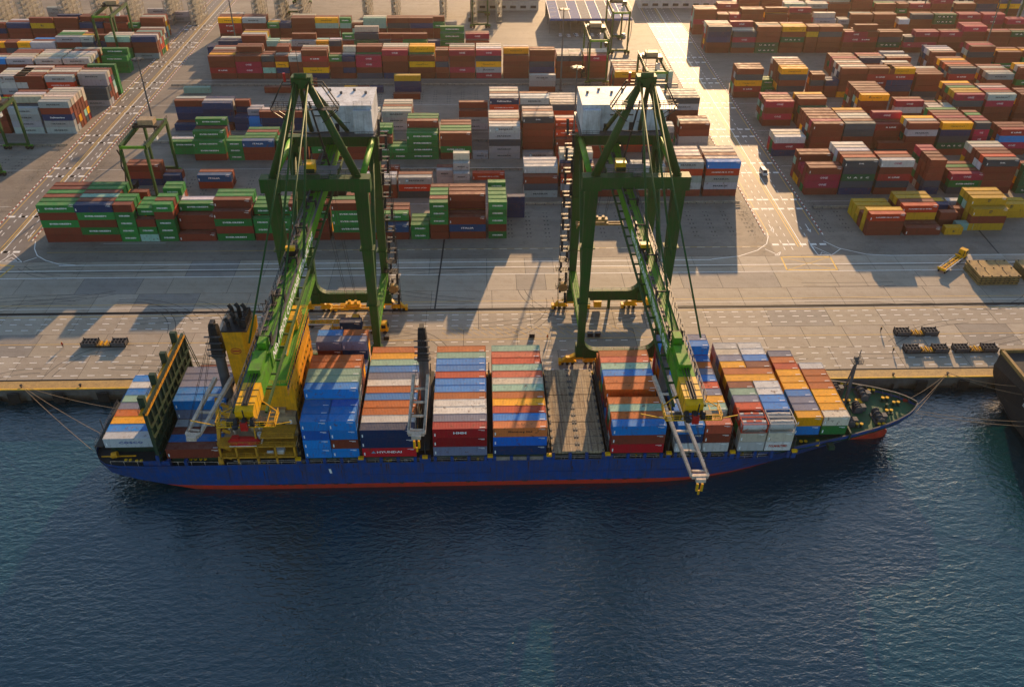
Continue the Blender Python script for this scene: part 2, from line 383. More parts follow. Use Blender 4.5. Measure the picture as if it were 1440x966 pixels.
b3 = N(nt, 'ShaderNodeBump'); b3.inputs['Strength'].default_value = 1; b3.inputs['Distance'].default_value = .07; nt.links.new(wave(2.6, (.8, 1.2, 1), 30, 2), b3.inputs['Height']); nt.links.new(b2.outputs[0], b3.inputs['Normal'])
nt.links.new(b3.outputs[0], b.inputs['Normal'])
wp = N(nt, 'ShaderNodeMapRange'); wp.inputs['From Min'].default_value = .35; wp.inputs['From Max'].default_value = .65; wp.inputs['To Min'].default_value = .45; wp.inputs['To Max'].default_value = 1.0
nt.links.new(wave(.018, (.6, 1.4, 1), 8, 4), wp.inputs[0]); nt.links.new(wp.outputs[0], b2.inputs['Strength']); nt.links.new(wp.outputs[0], b3.inputs['Strength'])     # wind patches
w = MB(); w.quad((-4000, -4000, -3.5), (4000, -4000, -3.5), (4000, 172.7, -3.5), (-4000, 172.7, -3.5))
struct(w.build('water', m))

# quay wall with fenders
wallm = paint('quay_wall_concrete', (.16, .14, .12), .8, dirt=.7, rust=.3, scale=.3)
q = MB(); q.box(-1500, 172.2, -1.5, 1500, 172.58, 0); q.box(-1500, 174.2, -14, 1500, 176, -.06)
for i in range(-36, 37): q.box(i*8.4-.6, 172.9, -6, i*8.4+.6, 174.2, -1.5)
qw = struct(q.build('quay_wall', wallm))
f = MB(); f.box(-1.4, -.35, -1.6, 1.4, 0, 1.3); f.tube((0, 0, 0), (0, .7, 0), .75, 12)
fm = f.mesh('rubber_fender'); fm.materials.append(rubber)
for i in range(-18, 19):
    x = i*11.2+3
    if -84 < x < 112: continue
    o = link('rubber_fender', fm, None, (x, 171.5, -1.4))
    nf = sum(1 for j in range(i+1) if (j*11.2+3 if False else True)) if False else 0
    side = 'left of the blue stern' if x < 0 else 'right of the blue bow'; k_ = int(abs(x+84)//11.2) if x < 0 else int((x-112)//11.2)
    tag(o, 'black rubber fender on the quay wall, %s %s' % (('nearest','second','third','fourth','fifth','sixth','seventh','eighth','ninth','tenth','eleventh','twelfth')[k_], side), 'fender', 'fenders along the quay wall')
bl = MB(); bl.tube((0,0,0), (0,0,.55), .22, 10); bl.tube((0,0,.5), (0,0,.72), .36, 10)
bm_ = bl.mesh('mooring_bollard'); bm_.materials.append(dark)
for i, x in enumerate((-148, -133, -118.9, -104, 108, 122.6, 137)):
    tag(link('mooring_bollard', bm_, None, (x, 173.9, .02)), 'small black mooring bollard on the ochre quay edge, %s' % ('farthest left', 'second from the left', 'holding the blue ship\'s stern ropes', 'nearest the blue stern', 'just right of the blue bow', 'holding the ropes of both ships', 'nearest the dark stern')[i], 'bollard', 'bollards on the quay edge')
def mooring(p, q_, sag, label):
    t = MB(); p = Vector(p); q_ = Vector(q_); pts = [p.lerp(q_, i/10) - Vector((0, 0, sag*4*(i/10)*(1-i/10))) for i in range(11)]
    t.path(pts, .055, 5); tag(t.build('mooring_rope', rope), label, 'rope', 'mooring ropes')
for k, (p, q_) in enumerate([((122.6,173.9,.6),(104.4,158.5,4.8)), ((122.7,174,.6),(104.8,155.5,4.8)), ((122.5,173.9,.6),(102.5,152,4.8)), ((122.8,173.9,.6),(131.4,160,7.2)), ((122.9,174,.6),(131.4,157,7)),
        ((104.4,154.5,4.6),(131.2,148.5,5.6)), ((104.2,153.5,4.6),(131.2,147.0,5.4)), ((-118.9,173.9,.6),(-89.3,151,3.9)), ((-118.9,173.8,.6),(-89.4,145.5,3.7)), ((-118.8,173.9,.6),(-89.1,160,4.2))]):
    mooring(p, q_, .8, ('upper rope from the blue bow to the quay bollard','second rope from the blue bow to the quay bollard','lowest rope from the blue bow to the quay bollard','upper rope from the dark stern to the quay bollard','lower rope from the dark stern to the quay bollard','upper long rope between the blue bow and the dark stern','lower long rope between the blue bow and the dark stern','middle rope from the blue ship\'s stern to the quay','lowest rope from the blue ship\'s stern to the quay','uppermost rope from the blue ship\'s stern to the quay')[k])
# ------------------------------------------------------------------ containers
YARD=[
('M',0,249.2,'''-142.2|2|rrgrg 5g 5r 5g 5r 5r
-130.4|2|rgrgb 5r 5t 5r 5g 5g
-118.2|1|ggggr 5g 5g 0 0 4r
-112.0|1|tgr 4g 4g 4g
-105.7|1|gggrg 5r 5g 0 5g 5g
-99.5|2|r rrr rrrg 4w
-87.1|2|grgr rrrrr 5g 5g
-74.6|1|rgg 4g 4g 4g
-68.5|1|rgg 4g 4g 4g
-62.5|2|rrrgr 5r 5r 5r
-49.1|2|rgggr 5g 5r 5g
-36.6|2|ri ggg 3r 3r
-23.8|1|gg gg gg
-17.4|1|rrggg 5r 5g 5g 5r
-11.2|2|rir rrr rrrrr 5r 5r
1.7|1|grggg 5g 5g 5g 0 5g
8.3|1|0 0 0 0 0 bbb'''),
('M',1,279.2,'''-129.0|2|0 0 0 0 brr brr
-115.3|1|0 0 0 bb 2r
-103.2|2|0 0 0 ri 2r
-42.7|2|rrm 3w 0 0 0 rr
-30.0|2|dRm 3r
-17.0|1|0 0 0 0 mm 2r
-10.8|1|0 0 0 mm mmm rmmc
-3.9|2|0 0 0 0 0 R
14.8|2|mdr 4w 4w 4w
27.9|2|rmR rrrr rrrb 5c 5c
40.8|2|rbm 3r 3c
53.5|2|rmm rmmm 4c
66.5|2|rmmRm 5r 5c 5c 5c
79.7|2|rmmRB 5c 5r 5c 5c'''),
('M',2,312.5,'''-121.9|2|0 0 gg 2w
-111.0|2|rgg gggg 4r 5g
-98.1|1|ggg 3g
-92.1|2|rri 3g 3g 3r 3g
-79.2|2|rrg 3g 3r
-66.0|2|rgg 3g
-53.4|2|rrg 4g
-41.0|1|gg ggr 4g 4g
-34.9|1|gg 2g
-29.1|2|gggg 4g gggrr 5g 5g
-16.3|2|rgrr 4g 4g 4r 4r
-3.8|1|m
2.6|2|mmdmm 5c 5r 5c 5c 5c
15.7|2|m brrrrd 6c 6r 6c
28.6|2|rrr rrrR RdRrR 5c
41.2|2|rrm 3c
53.6|2|0 0 rRb 3c
63.4|2|0 0 dRdm 4w
78.4|2|0 0 0 mmrr 4c 4r'''),
('M',3,342.2,'''-127.2|2|b 1r bbbr 4w
-115.2|2|r rbbb 4w 4b
-102.4|1|bb bb rrbr
-97.1|1|BB rrm 3m
-91.8|2|bbr 3c 0 0 0 d
-78.0|2|bbr 3w
-66.2|2|rmm 3c
-54.4|2|mmm 3c
-41.4|2|mmm 3c 3r 3c 3c
-28.6|1|mr 2r
-9.6|2|mmr 4r
3.2|2|mdrRS 5w 5r 5c 5c
15.8|2|rdrdm 5w 5r
28.4|2|RrRd 4c 4c 4c 4c
41.0|2|rrrm 4c
53.3|2|rrmr 5r 5c 5c
66.0|2|rrmd 5c 5r 5c
78.4|2|rrrmd 5c 5c 5c'''),
('M',4,374.3,'''-135.6|2|0 0 0 0 t
-99.2|2|0 0 0 0 r
-87.6|2|0 0 0 0 0 rr
-62.9|1|0 0 0 0 o
-57.5|1|0 0 0 0 r
-51.2|1|0 0 0 0 b
-39.8|2|0 r 0 0 bby
21.9|2|0 0 0 0 rmm
59.3|2|rrrro 5c 5r 5c 5r 5c
73.2|2|rrmmt 5c 5r 5c'''),
('M',5,405.0,'''-127.9|2|rkrr 4o 4r 4r 4c 4r
-115.5|2|rMMr 4r rrrrr 5r
-103.1|1|rtrd 4r 4r
-96.8|1|rbor 4c 5r 5r
-90.4|1|rrrm 4w 4r
-84.3|2|borkr 5r 5c
-71.5|1|rrrg 4r
-65.5|1|rbrb 4c 5c
-59.1|2|drMM 4g 5r 5r
-46.6|2|brrrM 5r 5c 5c
-34.1|2|rror 4g rrroo 5o
-21.5|1|rrdrr 5r
-15.1|2|rMrrM 5r 5c 5d
-2.5|2|MmodM 5w 5c 5c
10.5|2|rrrr 5o 5c
22.8|2|rbdrr 5r
35.8|1|rrrd 4c 4c 4c
41.9|1|rrrd 4c 4c 4c
48.5|2|rrrM 4r 4c 4c'''),
('M',6,437.0,'''-137.2|1|bb 2b
-131.2|2|bbb 3b 3c
-119.5|2|rrrr 4w 4y 4r
-107.4|1|rrt 3t
-100.9|1|rrc 3r
-94.9|2|rrm 4r
-82.7|1|rro 3t
-76.3|1|rrd 3w
-69.8|1|rrr 4g
-63.7|2|rru 4d 5c
-51.5|1|rrd 4r
-45.4|1|rrr 4r
-39.3|2|rrg rrgr
-26.7|1|rrb
-20.6|2|rRg 4g 5g
-7.9|2|rrr 4M 4r'''),
('M',7,467.7,'''-138.5|2|rkko 4r 4r 4c
-125.8|2|rrrm 4r 4r
-113.0|1|rrg 3y 3c
-106.6|1|rrb 3b
-100.1|2|rrrr 4r 4c
-87.7|2|rrto 4r
-74.8|1|rrtg 4r
-68.4|1|rtr 3c
-62.3|2|rrtt 4c
-49.8|2|rrdr 4r
-37.6|2|rrbr 4r
-25.4|1|rrg 4r
-18.9|1|rr 3c'''),
('L',3,340.0,'''-205.0|2|rrrr 3r 4c
-191.5|2|mmmm mmmd 5c 5w 5r
-178.6|2|mmSrm 5c 5c 5c 5c 5c'''),
('L',4,370.3,'''-220.4|2|bbmm 3r 4b
-208.2|2|rRmwm 5c 5c 5m
-201.1|2|rrrrr 5r 5c 5r 5c
-188.2|2|rrmRm 5r 5c 5c 5r
-175.3|2|mdd mrdmm 5c 5r 0 ggggg'''),
('L',5,402.1,'''-231.8|2|rrrB 4c 4r
-219.4|2|rrrm 4c 4c 4r 4r
-206.3|2|rrrm 4c 4c 4c 4c
-193.5|2|rrrm 4c 4c 4w 4r 4c
-180.7|2|0 0 0 0 ggg gggg'''),
('L',6,435.2,'''-247.6|2|rro 3r
-235.4|1|rdr 3r
-229.1|1|rwo 3c
-222.9|2|rmw 3r 3B
-209.9|2|uurm 4g 4g 4c
-197.7|1|rrdm 4y 4r
-191.7|1|rbb 4r
-185.8|2|ggrt 4c 4c
-173.1|2|mrrb 4c 4r 4t 4r 4c'''),
('L',7,467.9,'''-261.8|2|rbr 3c
-248.9|2|rrb 3r 3w
-236.3|2|rryr 3c
-223.7|2|rrrr 3r 4b
-211.1|2|rrb 4r 4r
-198.4|2|rrr 4r
-185.7|1|rrg 3r
-179.0|2|rbrr 4c 4r'''),
('L',8,499.4,'''-244.9|2|0 0 0 mm
-188.0|2|0 0 mm
-175.0|2|mm'''),
('R',0,249.2,'''128.4|2|rrR yyy rr yy yy yy
141.9|2|r r ryR 3r 3y 3y
155.5|1|y 0 rr 0 bb 2y
160.5|1|0 t 0 rr 0 ww
164.7|2|0 yry yyyy 4y 4y
177.2|2|0 0 0 0 yy yy'''),
('R',1,279.6,'''117.0|2|rMMr 4r 3M 3M 4r 4r
129.5|2|bdudd 5R 5r 5w 5c 5c
142.6|2|rdkrW 5r 5R
160.4|1|bdrrr 5r 5r 5M 5M
169.6|2|dgM 3r 3g 3r
180.9|2|rrrrd 5R 5r 5r 5c 5c
195.6|2|uuuu 4r'''),
('R',2,313.7,'''114.9|2|bMw 3c 3c
128.9|2|rrrrr 5M 5r 5r 5r 5r
141.5|2|rrrdd 5r 5c 5c 5r 5o
156.6|2|dr 0 rrrk 4r 5M
166.8|2|rrrmr 5c 5o
180.1|2|rudbo 5r 5M 5r 5r 5g
193.4|1|rrMMd 5M 5M 5g 5r
204.5|2|rMBk 4r 4r
217.6|2|rdBr 4r'''),
('R',3,344.8,'''119.3|2|rMrM 4r 4r 4M
134.1|2|rru rrrr 4r 4o
159.2|2|rbrro 5r 5r 5r 5r 5r
174.7|2|rrWM 4r
189.3|1|rrc 3c 3r
196.3|1|rrw 3c 3r
200.1|2|rrrdM 5y 5y 5g 5r 5o
213.5|2|rrrMm 5r 5M 5c 5r
227.5|2|rrrrr 5r 5r'''),
('R',4,378.1,'''115.1|2|rkodr 5r 5r
130.0|1|r 0 1g 2g 2g
135.1|2|mdrdo 5o 5r 5r 5r 5c
149.6|1|rrdr 4r
156.4|1|rrb 3b
162.7|2|orrrr 5c 5r 5c 5r
175.0|2|rrkkr 5r 4r
184.4|2|rbbko 5r 5r 5c
198.0|2|drrr 4r 4r 4c
212.5|2|rrrkd 5r 5R 5r 5o 5r
230.8|2|rrrm 4c 4r 4c 4r
244.7|2|rrgrr 5c 5o'''),
('R',5,409.5,'''170.0|2|rMM 3r 3r
183.7|2|rrb 3r 3M
196.9|2|rrr 3c 0 3m
218.2|2|rrrr 4c 4w 4b
237.0|2|rrrdr 5M 5r
250.9|2|rgrr 4o 4r
264.2|2|rrgr 4o 4r'''),
('R',6,442.6,'''116.2|2|rrbbd 5r 5c 5c
129.4|2|rdMd 4c 4c rrrMM
141.8|2|uurrr 5d 5r
154.6|2|rruro 5o 5r
167.5|1|rrryr 5r
173.8|2|rrrdr 5r
187.3|2|rrMM 4r
192.9|2|rrkr 5r 4r
205.5|2|rudr 4r
219.3|1|rMd 3c
224.5|2|rMrM 4M
237.5|2|rrrM 4r
249.0|2|rMrrM 5M 5M
262.6|2|rrrr 4M
275.0|2|rrru 4r'''),
('R',7,474.6,'''115.9|2|rrMrr 5c 5r
128.7|1|rrrr 4M
135.3|1|rrMM 4r
141.4|2|rrrrr 5r
155.2|2|rrrr 5r
168.4|2|rrrr 5M
182.3|2|rdm 4c
195.7|1|rdm 3d
202.1|2|rrrr 4d
215.1|2|rrrr 4r
229.3|1|rrw 3c
235.6|2|rrrd 4r
248.6|2|rruu 4r
262.1|2|rrrM 4M
275.6|2|rrMM 4M
290.0|2|rrM 3M'''),
('R',8,506.1,'''136.3|2|rrM 3r
148.2|2|rrrr 4M
161.4|2|rrrr 4r
175.1|2|rrt 3w
188.4|2|rrm 3c
201.6|2|rrr 4c
214.3|2|rrrr 4d
228.3|2|rrr 3g
241.6|1|rgr 3r
248.7|2|rrM 3c
261.3|2|rrrM 4r
275.5|2|rrr 3c
288.0|2|rbbr 4r
301.4|2|rrob 4w''')]

TH = 2.68
def container_mesh(Lc, waves, name):
    b = MB(); w = 2.44; h = 2.62; r = .16; d = .034
    for x in (0, Lc-r):
        for y in (0, w-r): b.box(x, y, 0, x+r, y+r, h)
    for y in (0, w-r+.06):
        b.box(r, y, 0, Lc-r, y+.10, .16); b.box(r, y, h-.12, Lc-r, y+.10, h)
    b.box(0, r, 0, .1, w-r, .16); b.box(0, r, h-.12, .1, w-r, h); b.box(Lc-.1, r, 0, Lc, w-r, .16); b.box(Lc-.1, r, h-.12, Lc, w-r, h)
    b.quad((0, 0, .05), (0, w, .05), (Lc, w, .05), (Lc, 0, .05))
    def prof(n, a0, a1):
        out = []; s = (a1-a0)/n
        for i in range(n):
            x = a0+i*s; out += [(x, 0), (x+s*.3, 0), (x+s*.5, d), (x+s*.8, d)]
        return out+[(a1, 0)]
    P = prof(waves, r, Lc-r)
    for (x0, e0), (x1, e1) in zip(P, P[1:]):
        b.quad((x0, .02+e0, .16), (x1, .02+e1, .16), (x1, .02+e1, h-.12), (x0, .02+e0, h-.12))
        b.quad((x1, w-.02-e1, .16), (x0, w-.02-e0, .16), (x0, w-.02-e0, h-.12), (x1, w-.02-e1, h-.12))
        b.quad((x0, .1, h-.02-e0*.7), (x1, .1, h-.02-e1*.7), (x1, w-.1, h-.02-e1*.7), (x0, w-.1, h-.02-e0*.7))
    P = prof(9, r, w-r)
    for (y0, e0), (y1, e1) in zip(P, P[1:]):
        b.quad((.02+e0, y1, .16), (.02+e1 if 0 else .02+e0, y0, .16), (.02+e0, y0, h-.12), (.02+e1, y1, h-.12))
    b.box(Lc-.09, r, .16, Lc-.05, w-r, h-.12)
    for (x0, x1, z0, z1) in ((Lc-1.9, Lc-.5, 2.18, 2.30), (Lc-1.3, Lc-.5, 1.98, 2.06), (.35, .62, .5, 1.35)): b.quad((x0, -.006, z0), (x1, -.006, z0), (x1, -.006, z1), (x0, -.006, z1), 1)
    b.quad((Lc-1.6, .3, h+.004), (Lc-.4, .3, h+.004), (Lc-.4, .48, h+.004), (Lc-1.6, .48, h+.004), 1)
    return b.mesh(name)
def door_mesh(Lc):
    b = MB(); w = 2.44
    for y0, y1 in ((.18, 1.20), (1.24, 2.26)):
        b.box(Lc-.05, y0, .18, Lc-.005, y1, 2.48)
        for yy in (y0+.28, y1-.28): b.box(Lc-.005, yy-.03, .12, Lc+.045, yy+.03, 2.54, 1); b.box(Lc, yy-.03, 1.0, Lc+.05, yy+.24, 1.07, 1)
    return b.mesh('door')
CMESH = {2: container_mesh(12.0, 34, 'container_40'), 1: container_mesh(5.95, 17, 'container_20')}
DMESH = {2: door_mesh(12.0), 1: door_mesh(5.95)}
for me in CMESH.values(): me.materials.append(BULK); me.materials.append(TM['w'])
for me in DMESH.values(): me.materials.append(BULK); me.materials.append(greysteel)
dg = bpy.context.evaluated_depsgraph_get()
TEXT = {}
def text_mesh(s, res=2):
    if (s, res) in TEXT: return TEXT[(s, res)]
    cu = D.curves.new('lettering', 'FONT'); cu.body = s; cu.resolution_u = res; cu.offset = .03
    o = D.objects.new('lettering', cu); col.objects.link(o); bpy.context.view_layer.update()
    me = D.meshes.new_from_object(o.evaluated_get(bpy.context.evaluated_depsgraph_get())); D.objects.remove(o)
    vs = [tuple(v.co) for v in me.vertices]; x0 = min(v[0] for v in vs); x1 = max(v[0] for v in vs); y0 = min(v[1] for v in vs); y1 = max(v[1] for v in vs)
    vs = [((v[0]-x0)/(x1-x0), (v[1]-y0)/(y1-y0)) for v in vs]; fs = [tuple(p.vertices) for p in me.polygons]
    D.meshes.remove(me); TEXT[(s, res)] = (vs, fs); return vs, fs
def tank_mesh():
    b = MB(); L_ = 5.95; w = 2.44; h = 2.6
    for x in (0, L_-.16):
        for y in (0, w-.16): b.box(x, y, 0, x+.16, y+.16, h, 1)
        b.box(x, .16, 0, x+.16, w-.16, .16, 1); b.box(x, .16, h-.16, x+.16, w-.16, h, 1); b.beam((x+.08, .1, .1), (x+.08, w-.1, h-.1), .08, .1, m=1)
    for y in (0, w-.12):
        for z in (0, h-.12): b.box(.16, y, z, L_-.16, y+.12, z+.12, 1)
        b.beam((.1, y+.06, .1), (1.5, y+.06, 1.3), .07, .07, m=1); b.beam((L_-.1, y+.06, .1), (L_-1.5, y+.06, 1.3), .07, .07, m=1)
    b.tube((.35, w/2, 1.32), (L_-.35, w/2, 1.32), 1.12, 20); b.tube((.15, w/2, 1.32), (.35, w/2, 1.32), .7, 20, 1.12)
    for i in range(4): b.tube((.9+i*1.35, w/2, 1.32), (1.0+i*1.35, w/2, 1.32), 1.15, 20)
    b.box(1.2, .9, 2.44, 4.6, 1.5, 2.56, 1); b.tube((L_/2, w/2, 2.4), (L_/2, w/2, 2.66), .28, 10)
    return b.mesh('tank_container')
TANK = tank_mesh(); TANK.materials.append(BULK); TANK.materials.append(CM['R'])
LMESH = {}
def letter_mesh(k, ln):
    """sprayed name on the near side, sized to the container"""
    if (k, ln) in LMESH: return LMESH[(k, ln)]
    s, tc, wf, hf = TXT[k]; Lc = 12.0 if ln == 2 else 5.95
    if ln == 1: wf = min(.72, wf*1.25); hf *= .85
    vs, fs = text_mesh(s, 1); b = MB(); W_ = wf*Lc; H_ = hf*2.62; ox = (Lc-W_)/2+(.05*Lc if k == 'm' else 0); oz = 1.31-H_/2+.1
    b.v = [(ox+x*W_, -.012, oz+z*H_) for x, z in vs]; b.f = list(fs); b.m = [0]*len(fs)
    if k == 'm':                                                     # pale blue square with a star
        e = H_*1.7; cx = ox-e*.8; cz = 1.4
        b.quad((cx-e/2, -.012, cz-e/2), (cx+e/2, -.012, cz-e/2), (cx+e/2, -.012, cz+e/2), (cx-e/2, -.012, cz+e/2), 1)
        b.poly([(cx+(e*.44 if i % 2 == 0 else e*.17)*sin(i*pi/7), -.02, cz+(e*.44 if i % 2 == 0 else e*.17)*cos(i*pi/7)) for i in range(14)], 2)
    if k == 'y':
        e = 1.5; cx = Lc/2; n0 = 1.4; b = MB(); vs2 = [(cx-.45+x*.9, -.02, 1.0+z*.42) for x, z in vs]
        b.v = vs2; b.f = list(fs); b.m = [0]*len(fs)
        for q0, q1, z0, z1 in ((-.5, -.3, 1.5, 2.0), (-.1, .1, 1.5, 2.0), (.3, .5, 1.5, 2.0), (-.5, .5, 1.95, 2.1)): b.quad((cx+q0, -.012, z0), (cx+q1, -.012, z0), (cx+q1, -.012, z1), (cx+q0, -.012, z1))
    if k == 'H':
        b.poly([(ox-1.3, -.012, oz), (ox-.25, -.012, oz), (ox-.75, -.012, oz+H_*1.1)], 1)
    me = b.mesh('lettering'); me.materials.append(TM[tc]); me.materials.append(TM['s']); me.materials.append(TM['w']); LMESH[(k, ln)] = me; return me
ORD = ['first','second','third','fourth','fifth','sixth','seventh','eighth','ninth','tenth','eleventh','twelfth','thirteenth','fourteenth','fifteenth','sixteenth','seventeenth','eighteenth','nineteenth','twentieth']
recs = []
rnd = random.Random(11)
PAL = 'rrrrrrrrrRkMmmoogbdcwtu'
def parse(rows, stackrng):
    out = []
    for t in rows.split():
        if t == '0': out.append(''); continue
        if t[0].isdigit(): n = int(t[0]); out.append(''.join(stackrng.choice(PAL) for _ in range(n-1))+t[1])
        else: out.append(t)
    return out
def add_block(stacks, Y0, pitch, z0, th, where, ship=False):
    """stacks: (X, size, rows); works out what is exposed and records every container one could see"""
    S = [(x, n, parse(rows, rnd)) for x, n, rows in stacks]; Lx = {1: 5.95, 2: 12.0}
    for si, (x, n, rows) in enumerate(S):
        for r, ts in enumerate(rows):
            for t, k in enumerate(ts):
                def other(rr, xx0, xx1):
                    for sj, (x2, n2, r2) in enumerate(S):
                        if sj != si and x2 < xx1-.2 and x2+Lx[n2] > xx0+.2 and rr < len(r2) and len(r2[rr]) > t: return True
                    return False
                def has(rr): return (0 <= rr < len(rows) and len(rows[rr]) > t) or (ship and 0 <= rr and other(rr, x+1, x+Lx[n]-1))
                top = t == len(ts)-1; fr = not has(r-1); bk = not has(r+1)
                lt = not other(r, x-1.6, x-.1); rt = not other(r, x+Lx[n]+.1, x+Lx[n]+1.6)
                if not (top or fr or bk or lt or rt): continue
                yy = Y0+r*pitch; zz = z0+t*th; d2 = x*x+yy*yy+(139.7-zz)**2
                L_ = Lx[n]; vis = (L_*2.44*.55 if top else 0)+(L_*2.6*.8 if fr and (t > 0 or r == 0 or True) else 0)*(1 if r == 0 or top or ship else .45)+(2.44*2.6*.35 if (rt and x < 0) or (lt and x > 0) else 0)
                score = vis/d2
                if abs(x)/max(yy, 1) > .68: score *= .02
                recs.append(dict(x=x+rnd.uniform(-.05, .05), y=yy+rnd.uniform(-.04, .04), z=zz, n=n, k=k, top=top, fr=fr, lt=lt, rt=rt, si=si, r=r, t=t, where=where, ship=ship, score=score*(6 if ship else 1), nrow=len(rows)))
bn = {'M': 'centre', 'L': 'left-hand', 'R': 'right-hand'}
order = {}
for yn, kk, Yb, txt in YARD:
    order[yn] = order.get(yn, -1)+1
    st = [(float(l.split('|')[0]), int(l.split('|')[1]), l.split('|')[2]) for l in txt.split('\n')]
    add_block(st, Yb, 2.9, 0, TH, (order[yn], bn[yn]))
SHIP = [
 ('stern bay behind green screen', 144.3, 6.0, [(-85.9, 2, 'C 1B 1o 1q 1n 1t 1B 1A 1B')]),
 ('bay between screen and funnel', 141.0, 5.5, [(-71.2, 2, 'r B r w rnB 3B 3n 3n 3n 1r 1B 1r')]),
 ('bay beside yellow deckhouse', 140.4, 5.5, [(-40.4, 1, 'BBEB 4B 4B 0 0 0 0 0 3n 3n 5n 5B'), (-34.3, 1, 'BrBB 4B 4E 0 0 0 0 0 3B 3n 5n 5q'), (-40.4, 2, '0 0 0 rrrtB 5t 5t 5q 5q')]),
 ('bay left of black deck-crane', 140.4, 5.5, [(-27.7, 2, 'Hbb 3A 3q 3q 3B 3q 3A 3n 3B 3t 3o 3q')]),
 ('bay right of black deck-crane', 140.4, 5.5, [(-11.8, 2, 'nJJ 3n 3A 3A 3q 3B 3B 3R 3B 3B 3t 3q')]),
 ('bay left of hatch covers', 140.4, 5.5, [(1.6, 2, 'bEQ 3B 3R 3o 3q 3t 3c 3V 3t 3R 3V 3t')]),
 ('bay right of hatch covers', 140.4, 5.5, [(28.1, 2, 'HrB 3q 3t 3q 1B 3q 3q 3B 3t 3V 3q 2q')]),
 ('bay under right boom tip', 140.4, 5.5, [(42.7, 1, 'wbB 2B 3B 3c 3B 3B 3n 3B 3q 3B 4B 4n'), (48.9, 1, 'wrV 2c 3t 3o 3n 3R 3B 3n 3q 3B 4B 4n')]),
 ('second bay from the bow', 140.4, 5.5, [(57.1, 1, 'wcT 3T 3R 3n 3t 3r 0 0 3o 3n 3c 3w'), (63.3, 1, 'PcT 3T 3B 3B 3w 3w 0 0 3r 3B 3w 3w'), (57.1, 2, '0 0 0 0 0 0 rro rrq')]),
 ('foremost bay', 144.9, 6.0, [(71.2, 1, 'Bo 2n 2n 2B 2o 2o 2o 2R 2q 2n'), (77.5, 1, 'gc 2o 2o 2o 2q 2q 2q 2w')]),
]
for nm, Y0, z0, st in SHIP: add_block(st, Y0, 2.57, z0, 2.70, nm, True)
recs.sort(key=lambda q: -q['score'])
single = recs[:300]; bulk = recs[300:]
TIER = {0: 'bottom', 1: 'second', 2: 'third', 3: 'fourth', 4: 'fifth', 5: 'sixth'}
def make_single(q):
    Lc = 12.0 if q['n'] == 2 else 5.95
    tk = q['k'] == 'T'
    o = link('tank_container' if tk else 'shipping_container', TANK if tk else CMESH[q['n']], None, (q['x'], q['y'], q['z']), rnd.gauss(0, .0016))
    o.material_slots[0].link = 'OBJECT'; o.material_slots[0].material = CM[q['k']]
    if tk and q['x'] > 60: o.material_slots[1].link = 'OBJECT'; o.material_slots[1].material = CM['w']
    lettered = q['fr'] and (q['k'] in TXT) and not (q['ship'] and q['k'] in 'mgoAd') and not (q['k'] in 'Qb' and not q['ship']) and not (q['k'] == 'b' and q['ship']) and not (q['k'] == 'H' and q['x'] > 0)
    if q['k'] in 'JPC' and not (q['k'] == 'P' or q['t'] in (0, 2)): lettered = False
    if lettered: link('lettering', letter_mesh(q['k'], q['n']), o)
    if q['rt'] and not tk:
        dr = link('door', DMESH[q['n']], o); dr.material_slots[0].link = 'OBJECT'; dr.material_slots[0].material = CM[q['k']]
    c = CNAME[q['k']]+' container'
    if q['ship']:
        half = ''
        if q['n'] == 1: half = 'left half, ' if q['si'] == 0 else 'right half, '
        tag(o, '%s, %s%s tier, %s row from water, %s' % (c, half, TIER[q['t']], ORD[q['r']], q['where']), 'container', 'containers stacked on the blue ship')
    else:
        bo, side = q['where']
        if lettered: c += ' lettered'
        if q['n'] == 1: c = 'short '+c
        tag(o, '%s, %s tier, %s row, %s stack from left, %s %s block' % (c, TIER[q['t']], 'front' if q['r'] == 0 else ORD[q['r']], ORD[q['si']], ('nearest','second','third','fourth','fifth','sixth','seventh','eighth','ninth')[bo], side), 'container', 'containers stacked in the yard')
for q in single: make_single(q)
# every other container of the yard and the hold stacks, one mesh
B = MB(); cols = []
def bulk_box(x, y, z, L_, c, q):
    w = 2.44; h = 2.62; i = .14; e = .05; n0 = len(B.f)
    def panel(o, u, v, nrm, lu, lv):    # framed, recessed side
        P = lambda a, b_, d=0: (o[0]+u[0]*a+v[0]*b_-nrm[0]*d, o[1]+u[1]*a+v[1]*b_-nrm[1]*d, o[2]+u[2]*a+v[2]*b_-nrm[2]*d)
        n = len(B.v); B.v += [P(0,0), P(lu,0), P(lu,lv), P(0,lv), P(i,i), P(lu-i,i), P(lu-i,lv-i), P(i,lv-i), P(i,i,e), P(lu-i,i,e), P(lu-i,lv-i,e), P(i,lv-i,e)]
        for k in range(4):
            j = (k+1) % 4; B.f.append((n+k, n+j, n+4+j, n+4+k)); B.f.append((n+4+k, n+4+j, n+8+j, n+8+k))
        B.f.append((n+8, n+9, n+10, n+11))
    if q['fr']: panel((x, y, z), (1,0,0), (0,0,1), (0,-1,0), L_, h)
    else: B.f.append((len(B.v), len(B.v)+1, len(B.v)+2, len(B.v)+3)); B.v += [(x,y,z),(x+L_,y,z),(x+L_,y,z+h),(x,y,z+h)]
    panel((x, y, z+h), (1,0,0), (0,1,0), (0,0,1), L_, w)
    panel((x+L_, y, z), (0,1,0), (0,0,1), (1,0,0), w, h); panel((x, y+w, z), (0,-1,0), (0,0,1), (-1,0,0), w, h)
    n = len(B.v); B.v += [(x+L_,y+w,z),(x,y+w,z),(x,y+w,z+h),(x+L_,y+w,z+h),(x,y,z),(x+L_,y,z)]; B.f.append((n, n+1, n+2, n+3)); B.f.append((n+1, n, n+5, n+4))
    cols.extend([c]*(len(B.f)-n0))
